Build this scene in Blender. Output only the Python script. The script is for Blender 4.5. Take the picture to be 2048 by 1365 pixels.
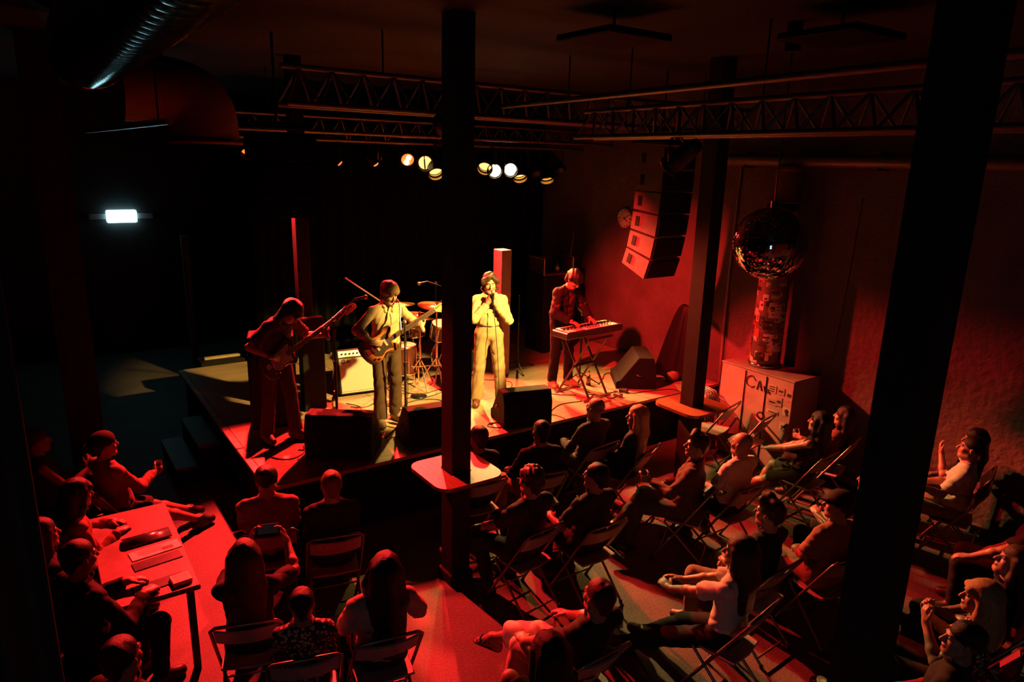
import bpy, math, random
import numpy as np
from mathutils import Vector, Matrix

# ------------------------------------------------------------------ camera, world, lights, exposure
sc = bpy.context.scene
for o in list(bpy.data.objects): bpy.data.objects.remove(o)
COL = sc.collection
CAM_LOC = Vector((0, 0, 3.8))
RX = ((0.82306, -0.12079, 0.55495), (-0.56738, -0.21853, 0.79393), (0.02537, -0.96832, -0.24840))
cam = bpy.data.cameras.new('camera'); camo = bpy.data.objects.new('camera', cam); COL.objects.link(camo)
m = Matrix.Identity(4)
for i in range(3):
    m[i][0] = RX[i][0]; m[i][1] = -RX[i][1]; m[i][2] = -RX[i][2]; m[i][3] = CAM_LOC[i]
camo.matrix_world = m
cam.sensor_width = 36.0; cam.lens = 1400 / 2048 * 36; cam.clip_start = .05; cam.clip_end = 100
sc.camera = camo
sc.view_settings.view_transform = 'Standard'; sc.view_settings.look = 'None'
sc.view_settings.gamma = 1.0; sc.view_settings.use_curve_mapping = False
sc.view_settings.exposure = 0.0
sc.cycles.use_denoising = True
sc.cycles.max_bounces = 5; sc.cycles.diffuse_bounces = 1; sc.cycles.glossy_bounces = 3
sc.cycles.transmission_bounces = 5; sc.cycles.sample_clamp_indirect = 3.0
sc.cycles.caustics_reflective = False; sc.cycles.caustics_refractive = False
w = bpy.data.worlds.new('world'); sc.world = w; w.use_nodes = True
w.node_tree.nodes['Background'].inputs[0].default_value = (.5, .25, .2, 1)
w.node_tree.nodes['Background'].inputs[1].default_value = 0.0002

RED = (1.0, .022, .018); DEEP = (1.0, .012, .010); AMBER = (1.0, .58, .17); GOLD = (1.0, .56, .12)
def spot(name, loc, to, power, color, angle, blend=.4, size=.05):
    l = bpy.data.lights.new(name, 'SPOT'); o = bpy.data.objects.new(name, l); COL.objects.link(o)
    o.location = loc; o.rotation_euler = (Vector(to) - Vector(loc)).to_track_quat('-Z', 'Y').to_euler()
    l.energy = power; l.color = color; l.spot_size = math.radians(angle); l.spot_blend = blend; l.shadow_soft_size = size
    return o
Y_TRUSS = 9.6
# lamps of the upstage truss shine out over the audience, lamps of the hall trusses shine onto the stage
spot('light_red_back', (4.73, 9.45, 3.78), (3.9, 4.9, .3), 4700, RED, 80, .35)
spot('light_red_back_left', (2.48, 9.42, 3.76), (1.4, 4.7, 0), 6500, RED, 57, .45)
spot('light_red_back_right', (5.55, 9.30, 3.62), (6.7, 4.7, .3), 2900, RED, 54, .5)
spot('light_amber_back', (5.75, 9.45, 3.62), (5.5, 4.5, .3), 2600, AMBER, 58, .6)
spot('light_gold_drums', (5.06, 9.26, 3.46), (4.35, 7.7, .9), 700, GOLD, 54, .6, .03)
spot('light_gold_keys', (6.62, 9.28, 3.44), (6.15, 7.1, 1.0), 600, GOLD, 50, .6, .03)
spot('light_amber_key', (4.80, 4.62, 3.74), (4.00, 7.6, 1.50), 4000, GOLD, 34.5, .3)
spot('light_red_front', (3.62, 6.09, 3.91), (7.9, 7.2, 1.2), 3000, RED, 52, .9)
# ------------------------------------------------------------------ materials
MATS = {}
def mat(name, col, rough=.6, metal=0.0, var=.15, nscale=8.0, bump=.0, bscale=60.0, emit=None, estr=0, alpha=None, spec=.5, wood=False, tint=None):
    if name in MATS: return MATS[name]
    M = bpy.data.materials.new(name); M.use_nodes = True
    nt = M.node_tree; b = nt.nodes['Principled BSDF']
    b.inputs['Roughness'].default_value = rough; b.inputs['Metallic'].default_value = metal
    b.inputs['Specular IOR Level'].default_value = spec
    tc = nt.nodes.new('ShaderNodeTexCoord')
    n = nt.nodes.new('ShaderNodeTexNoise'); n.inputs['Scale'].default_value = nscale; n.inputs['Detail'].default_value = 5
    src = tc.outputs['Object']
    if wood:
        mp = nt.nodes.new('ShaderNodeMapping'); mp.inputs['Scale'].default_value = wood
        nt.links.new(src, mp.inputs['Vector']); src = mp.outputs['Vector']
    nt.links.new(src, n.inputs['Vector'])
    r = nt.nodes.new('ShaderNodeValToRGB')
    k = .55 if metal < .5 and alpha is None and not emit else 1.0
    c = Vector(col) * k; t = Vector(tint) * k if tint else c
    lo = [max(0, x * (1 - var)) for x in c]; hi = [min(1, x * (1 + var)) for x in t]
    r.color_ramp.elements[0].position = .3; r.color_ramp.elements[1].position = .7
    r.color_ramp.elements[0].color = (*lo, 1); r.color_ramp.elements[1].color = (*hi, 1)
    nt.links.new(n.outputs['Fac'], r.inputs['Fac']); nt.links.new(r.outputs['Color'], b.inputs['Base Color'])
    if bump:
        n2 = nt.nodes.new('ShaderNodeTexNoise'); n2.inputs['Scale'].default_value = bscale; n2.inputs['Detail'].default_value = 4
        nt.links.new(src, n2.inputs['Vector'])
        bp = nt.nodes.new('ShaderNodeBump'); bp.inputs['Strength'].default_value = bump; bp.inputs['Distance'].default_value = .01
        nt.links.new(n2.outputs['Fac'], bp.inputs['Height']); nt.links.new(bp.outputs['Normal'], b.inputs['Normal'])
    if emit:
        b.inputs['Emission Color'].default_value = (*emit, 1); b.inputs['Emission Strength'].default_value = estr
    if alpha is not None:
        b.inputs['Transmission Weight'].default_value = alpha; b.inputs['IOR'].default_value = 1.3
    MATS[name] = M
    return M

M_BLACK = mat('black_paint', (.012, .012, .013), .6, bump=.15, spec=.1)
M_BLACKMETAL = mat('black_metal', (.02, .02, .022), .38, .6)
M_STEEL = mat('steel', (.55, .55, .56), .3, 1.0)
M_TRUSS = mat('truss_alloy', (.16, .15, .15), .45, .8)
M_CHROME = mat('chrome', (.8, .8, .8), .14, 1.0)
M_RUBBER = mat('cable_rubber', (.012, .012, .012), .5)
M_CARPETBLACK = mat('speaker_black', (.012, .012, .013), .75, bump=.3, bscale=150, spec=.15)
M_GRILLE = mat('speaker_grille', (.012, .012, .013), .6, bump=.6, bscale=260, spec=.15)
M_DRAPE = mat('black_drape', (.008, .008, .009), .9, bump=.2, spec=.1)
M_TABLEWOOD = mat('table_wood', (.36, .15, .07), .42, var=.25, nscale=4, wood=(14, 1.4, 4), bump=.08, bscale=20)
M_GLASS = mat('glass', (.95, .95, .95), .03, alpha=.95)
M_PAPER = mat('paper', (.8, .78, .74), .8)
M_PLASTICSEAT = mat('chair_plastic', (.62, .55, .54), .45, var=.06)
M_CHAIRMETAL = mat('chair_metal', (.22, .21, .21), .35, .8)
M_DARKWOOD = mat('dark_wood', (.010, .008, .005), .6, var=.3, wood=(20, 2, 2), spec=.15)

# ------------------------------------------------------------------ mesh building
def tag(o, label=None, cat=None, group=None, kind=None):
    if label: o['label'] = label
    if cat: o['category'] = cat
    if group: o['group'] = group
    if kind: o['kind'] = kind
    return o
def empty(name, loc=(0, 0, 0), rz=0, label=None, cat=None, group=None, kind=None):
    o = bpy.data.objects.new(name, None); COL.objects.link(o)
    o.empty_display_size = .1; o.location = loc; o.rotation_euler = (0, 0, rz)
    return tag(o, label, cat, group, kind)
def link_mesh(name, me, material, parent=None, mw=None):
    o = bpy.data.objects.new(name, me); COL.objects.link(o)
    if material is not None: me.materials.append(material)
    if parent is not None: o.parent = parent
    if mw is not None: o.matrix_local = mw
    return o
def copy_tree(o, parent=None):
    c = o.copy(); COL.objects.link(c)
    if parent is not None: c.parent = parent
    for ch in o.children: copy_tree(ch, c)
    return c
def frame(axis):
    a = Vector(axis).normalized(); u = a.orthogonal().normalized(); return a, u, a.cross(u)
def smooth_path(pts, n=6, closed=False):
    P = [Vector(p) for p in pts]
    if len(P) < 3: return P
    out = []
    N = len(P); rng = range(N if closed else N - 1)
    for i in rng:
        p0 = P[(i - 1) % N] if closed or i > 0 else P[0]; p1 = P[i]; p2 = P[(i + 1) % N]
        p3 = P[(i + 2) % N] if closed or i + 2 < N else P[-1]
        for k in range(n):
            t = k / n
            out.append(.5 * ((2 * p1) + (p2 - p0) * t + (2 * p0 - 5 * p1 + 4 * p2 - p3) * t * t + (3 * p1 - p0 - 3 * p2 + p3) * t ** 3))
    if not closed: out.append(P[-1])
    return out
class MB:
    def __init__(s): s.v = []; s.f = []; s.smooth = []
    def add(s, vs, fs, sm=False, M=None):
        b = len(s.v)
        s.v += [tuple(M @ Vector(v)) if M else tuple(v) for v in vs]
        s.f += [tuple(i + b for i in f) for f in fs]; s.smooth += [sm] * len(fs); return s
    def box(s, c, d, M=None, ch=0.0):
        x, y, z = c; a, b_, h = d[0] / 2, d[1] / 2, d[2] / 2
        if ch <= 0:
            vs = [(x + i * a, y + j * b_, z + k * h) for k in (-1, 1) for j in (-1, 1) for i in (-1, 1)]
            return s.add(vs, [(0, 2, 3, 1), (4, 5, 7, 6), (0, 1, 5, 4), (2, 6, 7, 3), (0, 4, 6, 2), (1, 3, 7, 5)], False, M)
        c_ = min(ch, a * .9, b_ * .9, h * .9)
        ring = lambda i, zz: [(x + px, y + py, zz) for px, py in ((a - i, b_ - c_), (a - c_, b_ - i), (-a + c_, b_ - i), (-a + i, b_ - c_), (-a + i, -b_ + c_), (-a + c_, -b_ + i), (a - c_, -b_ + i), (a - i, -b_ + c_))]
        L = [ring(c_, z - h), ring(0, z - h + c_), ring(0, z + h - c_), ring(c_, z + h)]
        vs = sum(L, []); fs = [tuple(range(7, -1, -1)), tuple(range(24, 32))]
        for k in range(3):
            for i in range(8): fs.append((k * 8 + i, k * 8 + (i + 1) % 8, k * 8 + 8 + (i + 1) % 8, k * 8 + 8 + i))
        return s.add(vs, fs, False, M)
    def cyl(s, p, q, r, r2=None, n=16, cap=True, M=None):
        r2 = r if r2 is None else r2
        p, q = Vector(p), Vector(q); a, u, v = frame(q - p); vs = []
        for c, rr in ((p, r), (q, r2)):
            vs += [c + (u * math.cos(2 * math.pi * i / n) + v * math.sin(2 * math.pi * i / n)) * rr for i in range(n)]
        s.add(vs, [(i, (i + 1) % n, n + (i + 1) % n, n + i) for i in range(n)], True, M)
        if cap:
            s.add(vs[:n], [tuple(range(n - 1, -1, -1))], False, M); s.add(vs[n:], [tuple(range(n))], False, M)
        return s
    def tube(s, pts, r, n=8, smooth=0, closed=False, M=None):
        P = smooth_path(pts, smooth, closed) if smooth else [Vector(p) for p in pts]
        N = len(P); u = None; vs = []
        for i, p in enumerate(P):
            t = (P[(i + 1) % N] - P[i - 1]) if closed else (P[min(i + 1, N - 1)] - P[max(i - 1, 0)])
            if t.length < 1e-9: t = Vector((0, 0, 1))
            t.normalize()
            u = t.orthogonal().normalized() if u is None else (u - t * u.dot(t)).normalized()
            v = t.cross(u); rr = r[i] if isinstance(r, (list, tuple)) else r
            vs += [p + (u * math.cos(2 * math.pi * k / n) + v * math.sin(2 * math.pi * k / n)) * rr for k in range(n)]
        fs = [(i * n + k, i * n + (k + 1) % n, (i + 1) % N * n + (k + 1) % n, (i + 1) % N * n + k) for i in range(N if closed else N - 1) for k in range(n)]
        s.add(vs, fs, True, M)
        if not closed: s.add(vs[:n], [tuple(range(n - 1, -1, -1))], False, M); s.add(vs[-n:], [tuple(range(n))], False, M)
        return s
    def lathe(s, prof, c=(0, 0, 0), n=20, axis=(0, 0, 1), M=None):
        a, u, v = frame(axis); c = Vector(c); vs = []
        for r, z in prof: vs += [c + a * z + (u * math.cos(2 * math.pi * i / n) + v * math.sin(2 * math.pi * i / n)) * max(r, 1e-5) for i in range(n)]
        fs = [(k * n + i, k * n + (i + 1) % n, (k + 1) * n + (i + 1) % n, (k + 1) * n + i) for k in range(len(prof) - 1) for i in range(n)]
        return s.add(vs, fs, True, M)
    def prism(s, poly, z0, z1, M=None, ch=0.0):          # outline in xy between z0 and z1, with softened rims
        n = len(poly); cx = sum(p[0] for p in poly) / n; cy = sum(p[1] for p in poly) / n
        def ring(k, z): 
            out = []
            for x, y in poly:
                d = math.hypot(x - cx, y - cy) or 1; out.append((x - (x - cx) / d * k, y - (y - cy) / d * k, z))
            return out
        L = [ring(ch, z0), ring(0, z0 + ch), ring(0, z1 - ch), ring(ch, z1)] if ch else [ring(0, z0), ring(0, z1)]
        vs = sum(L, []); fs = [tuple(range(n - 1, -1, -1)), tuple(range(len(vs) - n, len(vs)))]
        for k in range(len(L) - 1):
            for i in range(n): fs.append((k * n + i, k * n + (i + 1) % n, k * n + n + (i + 1) % n, k * n + n + i))
        return s.add(vs, fs, False, M)
    def ball(s, c, r, n=12, m_=8, sc_=(1, 1, 1), M=None):
        vs = []; fs = []
        for j in range(m_ + 1):
            t = math.pi * j / m_
            for i in range(n):
                a = 2 * math.pi * i / n
                vs.append((c[0] + r * sc_[0] * math.sin(t) * math.cos(a), c[1] + r * sc_[1] * math.sin(t) * math.sin(a), c[2] - r * sc_[2] * math.cos(t)))
        for j in range(m_):
            for i in range(n): fs.append((j * n + i, j * n + (i + 1) % n, (j + 1) * n + (i + 1) % n, (j + 1) * n + i))
        return s.add(vs, fs, True, M)
    def build(s, name, material, parent=None, mw=None):
        me = bpy.data.meshes.new(name); me.from_pydata([tuple(v) for v in s.v], [], s.f)
        me.polygons.foreach_set('use_smooth', s.smooth); me.update()
        return link_mesh(name, me, material, parent, mw)
def thing(name, mb, material, label, cat, group=None, kind=None, loc=None):
    o = mb.build(name, material); tag(o, label, cat, group, kind)
    if loc is not None: o.location = loc
    return o
def struct(name, mb, material):
    o = mb.build(name, material); o['kind'] = 'structure'; return o
def rounded(hx, hy, r, n=5):
    out = []
    for sx, sy, a0 in ((1, 1, 0), (-1, 1, 90), (-1, -1, 180), (1, -1, 270)):
        for k in range(n + 1):
            a = math.radians(a0 + 90 * k / n); out.append((sx * (hx - r) + r * math.cos(a), sy * (hy - r) + r * math.sin(a)))
    return out
def mtx(ex, ey, ez, o):
    M = Matrix.Identity(4)
    for i in range(3): M[i][0] = ex[i]; M[i][1] = ey[i]; M[i][2] = ez[i]; M[i][3] = o[i]
    return M

# ------------------------------------------------------------------ smooth bodies: distance fields turned into one surface
class Body:
    def __init__(s): s.p = []
    def cone(s, a, b, ra, rb, k=.03, op=1): s.p.append(('c', np.array(a, float), np.array(b, float), ra, rb, k, op)); return s
    def ell(s, c, r, R=None, k=.03, op=1): s.p.append(('e', np.array(c, float), np.array(r, float), R, 0, k, op)); return s
    def tor(s, c, R, rad, r, sx=1.0, k=.01, op=1): s.p.append(('t', np.array(c, float), R, rad, (r, sx), k, op)); return s
    def cut(s, c, nrm, rad): s.p.append(('h', np.array(c, float), np.array(nrm, float), rad, 0, .004, -1)); return s
    def bbox(s, p):
        t = p[0]
        if t == 'c': r = max(p[3], p[4]); return np.minimum(p[1], p[2]) - r, np.maximum(p[1], p[2]) + r
        if t == 'e': r = p[2].max(); return p[1] - r, p[1] + r
        if t == 't': r = p[3] * max(1, p[4][1]) + p[4][0]; return p[1] - r, p[1] + r
        return p[1] - p[3], p[1] + p[3]
    def mesh(s, name, h=.008, fold=0.0, fs=14.0, seed=0, vert=.45):
        lo = np.min([s.bbox(p)[0] for p in s.p if p[6] > 0], 0) - .03; hi = np.max([s.bbox(p)[1] for p in s.p if p[6] > 0], 0) + .03
        n = np.ceil((hi - lo) / h).astype(int) + 1
        ax = [(lo[i] + h * np.arange(n[i])).astype(np.float32) for i in range(3)]
        F = np.full(n, .2, np.float32)
        for p in s.p:
            a, b = s.bbox(p); k = p[5]; mg = k + 3 * h + .012
            i0 = np.clip(np.floor((a - mg - lo) / h).astype(int), 0, n); i1 = np.clip(np.ceil((b + mg - lo) / h).astype(int) + 1, 0, n)
            if np.any(i1 <= i0): continue
            sl = tuple(slice(i0[q], i1[q]) for q in range(3))
            X = ax[0][sl[0]][:, None, None]; Y = ax[1][sl[1]][None, :, None]; Z = ax[2][sl[2]][None, None, :]
            t = p[0]
            if t == 'c':
                A, B = p[1], p[2]; d = B - A; L = max(d.dot(d), 1e-9)
                x, y, z = X - A[0], Y - A[1], Z - A[2]
                tt = np.clip((x * d[0] + y * d[1] + z * d[2]) / L, 0, 1)
                D = np.sqrt((x - tt * d[0]) ** 2 + (y - tt * d[1]) ** 2 + (z - tt * d[2]) ** 2) - (p[3] + (p[4] - p[3]) * tt)
            elif t in 'et':
                R = p[3] if t == 'e' else p[2]
                x, y, z = X - p[1][0], Y - p[1][1], Z - p[1][2]
                if R is not None: x, y, z = (R[0][0] * x + R[1][0] * y + R[2][0] * z, R[0][1] * x + R[1][1] * y + R[2][1] * z, R[0][2] * x + R[1][2] * y + R[2][2] * z)
                if t == 'e':
                    r = p[2]; k0 = np.sqrt((x / r[0]) ** 2 + (y / r[1]) ** 2 + (z / r[2]) ** 2) + 1e-6
                    k1 = np.sqrt((x / r[0] ** 2) ** 2 + (y / r[1] ** 2) ** 2 + (z / r[2] ** 2) ** 2) + 1e-6
                    D = k0 * (k0 - 1) / k1
                else:
                    q = np.sqrt((x / p[4][1]) ** 2 + y ** 2) - p[3]; D = np.sqrt(q * q + z * z) - p[4][0]
            else:
                D = (X - p[1][0]) * p[2][0] + (Y - p[1][1]) * p[2][1] + (Z - p[1][2]) * p[2][2]
                rad = np.sqrt((X - p[1][0]) ** 2 + (Y - p[1][1]) ** 2 + (Z - p[1][2]) ** 2) - p[3]
                D = np.maximum(-D, rad)
            G = F[sl]
            if p[6] > 0:
                q = np.maximum(k - np.abs(G - D), 0) / k; F[sl] = np.minimum(G, D) - q * q * k * .25
            else:
                D = -D; q = np.maximum(k - np.abs(G - D), 0) / k; F[sl] = np.maximum(G, D) + q * q * k * .25
        if fold:
            I = np.nonzero(np.abs(F) < .03); rs = np.random.RandomState(seed); ph = rs.rand(6) * 6.28
            x, y, z = ax[0][I[0]], ax[1][I[1]], ax[2][I[2]] * vert
            w1 = x * .55 + y * .45 + z * 1.1; w2 = .9 * x - .5 * y + .8 * z
            a1 = fs * w1 + 1.9 * np.sin(fs * .35 * (x - y) + ph[0]) + 1.3 * np.sin(fs * .5 * z + ph[1])
            a2 = fs * .8 * w2 + 2.1 * np.sin(fs * .3 * (z + y) + ph[2]) + ph[3]
            m1 = .5 + .5 * np.sin(fs * .28 * (x + z * 1.5) + ph[4]); q = (1 - 2 * np.abs(np.sin(a1 * .5))) * m1 + (1 - 2 * np.abs(np.sin(a2 * .5))) * (1 - m1)
            q = .7 * q + .25 * np.sin(fs * 1.9 * (x * .7 - y * .6 + z * .4) + ph[5])
            F[I] += fold * q
        return nets(name, F, lo, h)
def nets(name, F, lo, h):
    S = F < 0
    c = S[:-1, :-1, :-1]; allin = c.copy(); anyin = c.copy()
    for i in (0, 1):
        for j in (0, 1):
            for k in (0, 1):
                q = S[i:S.shape[0] - 1 + i, j:S.shape[1] - 1 + j, k:S.shape[2] - 1 + k]; allin &= q; anyin |= q
    act = anyin & ~allin; I = np.argwhere(act)
    ids = np.full(act.shape, -1, np.int32); ids[act] = np.arange(len(I))
    cor = [(i, j, k) for i in (0, 1) for j in (0, 1) for k in (0, 1)]
    val = {q: F[I[:, 0] + q[0], I[:, 1] + q[1], I[:, 2] + q[2]] for q in cor}
    acc = np.zeros((len(I), 3)); cnt = np.zeros(len(I))
    for q in cor:
        for a in range(3):
            if q[a]: continue
            q2 = list(q); q2[a] = 1; va = val[q]; vb = val[tuple(q2)]; mk = (va < 0) != (vb < 0)
            t = np.where(mk, va / np.where(mk, va - vb, 1), 0); pt = np.tile(np.array(q, float), (len(I), 1)); pt[:, a] += t
            acc[mk] += pt[mk]; cnt[mk] += 1
    V = lo + h * (I + acc / cnt[:, None])
    quads = []
    for a in range(3):
        b, c2 = (a + 1) % 3, (a + 2) % 3
        s0 = [slice(0, None)] * 3; s1 = [slice(0, None)] * 3; s0[a] = slice(0, -1); s1[a] = slice(1, None)
        A = S[tuple(s0)]; B = S[tuple(s1)]
        E = np.argwhere(A != B)
        ok = (E[:, b] > 0) & (E[:, c2] > 0) & (E[:, b] < act.shape[b]) & (E[:, c2] < act.shape[c2]); E = E[ok]
        ins = A[E[:, 0], E[:, 1], E[:, 2]]
        def cell(db, dc):
            e = E.copy(); e[:, b] += db; e[:, c2] += dc; return ids[e[:, 0], e[:, 1], e[:, 2]]
        Q = np.stack([cell(-1, -1), cell(0, -1), cell(0, 0), cell(-1, 0)], 1)
        Q[~ins] = Q[~ins][:, ::-1]; quads.append(Q)
    Q = np.concatenate(quads); Q = Q[(Q >= 0).all(1)]
    me = bpy.data.meshes.new(name)
    me.vertices.add(len(V)); me.vertices.foreach_set('co', V.astype(np.float32).ravel())
    me.loops.add(Q.size); me.loops.foreach_set('vertex_index', Q.ravel().astype(np.int32))
    me.polygons.add(len(Q)); me.polygons.foreach_set('loop_start', np.arange(0, Q.size, 4, dtype=np.int32))
    me.polygons.foreach_set('use_smooth', np.ones(len(Q), bool)); me.update(calc_edges=True)
    return me
# ------------------------------------------------------------------ people
A3 = lambda *v: np.array(v, float)
def unit(v): v = np.asarray(v, float); return v / (np.linalg.norm(v) + 1e-9)
def ik(a, t, l1, l2, pole):
    a = np.asarray(a, float); t = np.asarray(t, float); d = t - a; L = np.linalg.norm(d)
    if L > (l1 + l2) * .998: t = a + d / L * (l1 + l2) * .998; d = t - a; L = np.linalg.norm(d)
    x = (l1 * l1 - l2 * l2 + L * L) / (2 * L); hgt = math.sqrt(max(l1 * l1 - x * x, 0)); u = d / L
    pv = np.asarray(pole, float); pv = pv - u * pv.dot(u); pv = unit(pv)
    return a + u * x + pv * hgt, t
def rot(ax, deg):
    c, s = math.cos(math.radians(deg)), math.sin(math.radians(deg))
    if ax == 'x': return np.array([[1, 0, 0], [0, c, -s], [0, s, c]])
    if ax == 'y': return np.array([[c, 0, s], [0, 1, 0], [-s, 0, c]])
    return np.array([[c, -s, 0], [s, c, 0], [0, 0, 1]])
SKIN = mat('skin', (.48, .29, .20), .48, var=.10, nscale=14, bump=.05, bscale=200)
M_EYE = mat('eye_white', (.75, .72, .68), .2); M_IRIS = mat('eye_iris', (.02, .015, .01), .15); M_LIP = mat('lips', (.42, .17, .14), .45)
def hair_mat(name, col, rough=.45):
    return mat('hair_' + name, col, rough, var=.45, nscale=6, wood=(40, 40, 3), bump=.55, bscale=5, spec=.22)
HAIR = dict(black=hair_mat('black', (.014, .010, .009)), brown=hair_mat('brown', (.06, .034, .02)), blond=hair_mat('blond', (.55, .36, .17)),
            grey=hair_mat('grey', (.34, .28, .24)), light=hair_mat('light', (.26, .16, .08)))
def cloth(name, col, pattern=None):
    if pattern is None: return mat('cloth_' + name, col, .85, var=.12, nscale=10, bump=.12, bscale=320, spec=.2)
    key = 'cloth_' + name
    if key in MATS: return MATS[key]
    M = mat(key, col, .85, spec=.2); nt = M.node_tree; b = nt.nodes['Principled BSDF']; tc = nt.nodes.new('ShaderNodeTexCoord')
    if pattern == 'floral':
        v = nt.nodes.new('ShaderNodeTexVoronoi'); v.inputs['Scale'].default_value = 38
    else:
        v = nt.nodes.new('ShaderNodeTexWave'); v.inputs['Scale'].default_value = 14; v.bands_direction = 'Z'; v.inputs['Distortion'].default_value = 1.5
    nt.links.new(tc.outputs['Object'], v.inputs['Vector'])
    r = nt.nodes.new('ShaderNodeValToRGB'); r.color_ramp.interpolation = 'CONSTANT'
    r.color_ramp.elements[0].color = (.5, .42, .34, 1); r.color_ramp.elements[1].color = (*col, 1); r.color_ramp.elements[1].position = .42
    nt.links.new(v.outputs[0], r.inputs['Fac']); nt.links.new(r.outputs['Color'], b.inputs['Base Color'])
    return M
M_SHOE = mat('shoe_leather', (.03, .024, .02), .45); M_SOLE = mat('shoe_sole', (.5, .47, .42), .6)
def hand(S, W, d, n, side, curl, spread=.0, thumb=.5, tcurl=20, sc_=1.0):
    """palm, four bent fingers of unequal length and a thumb leaving the side of the palm"""
    d = unit(d); n = unit(np.asarray(n, float) - d * np.dot(n, d)); T = np.cross(n, d) * side
    S.cone(W - d * .03, W + d * .02, .026 * sc_, .026 * sc_, k=.015)
    S.ell(W + d * .052 * sc_, np.array([.041, .053, .0165]) * sc_, np.stack([T, d, n], 1), k=.012)
    for i, (off, L) in enumerate(((.029, .070), (.010, .078), (-.010, .073), (-.028, .056))):
        p = W + (d * (.086 - .004 * abs(i - 1.2)) + T * off) * sc_; c = curl[i] if isinstance(curl, (list, tuple)) else curl
        ang = c * .7; rr = .0094 * sc_; dirT = spread * (1.2 - i * .8)
        for q, fr in enumerate((.44, .31, .25)):
            a = math.radians(ang); dd = unit(d * math.cos(a) - n * math.sin(a) + T * dirT)
            p2 = p + dd * L * fr * sc_; S.cone(p, p2, rr, rr * .93, k=.005); p = p2; rr *= .93; ang += c
    p = W + (d * .022 + T * .030) * sc_
    a = math.radians(tcurl)
    d1 = unit(T * thumb + d * (1 - thumb * .45) - n * math.sin(a) * .6); p2 = p + d1 * .042 * sc_; S.cone(p, p2, .0125 * sc_, .0105 * sc_, k=.010)
    d2 = unit(d1 + d * .35 - n * math.sin(a) * .8 - T * .25); S.cone(p2, p2 + d2 * .034 * sc_, .0105 * sc_, .009 * sc_, k=.005)

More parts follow.
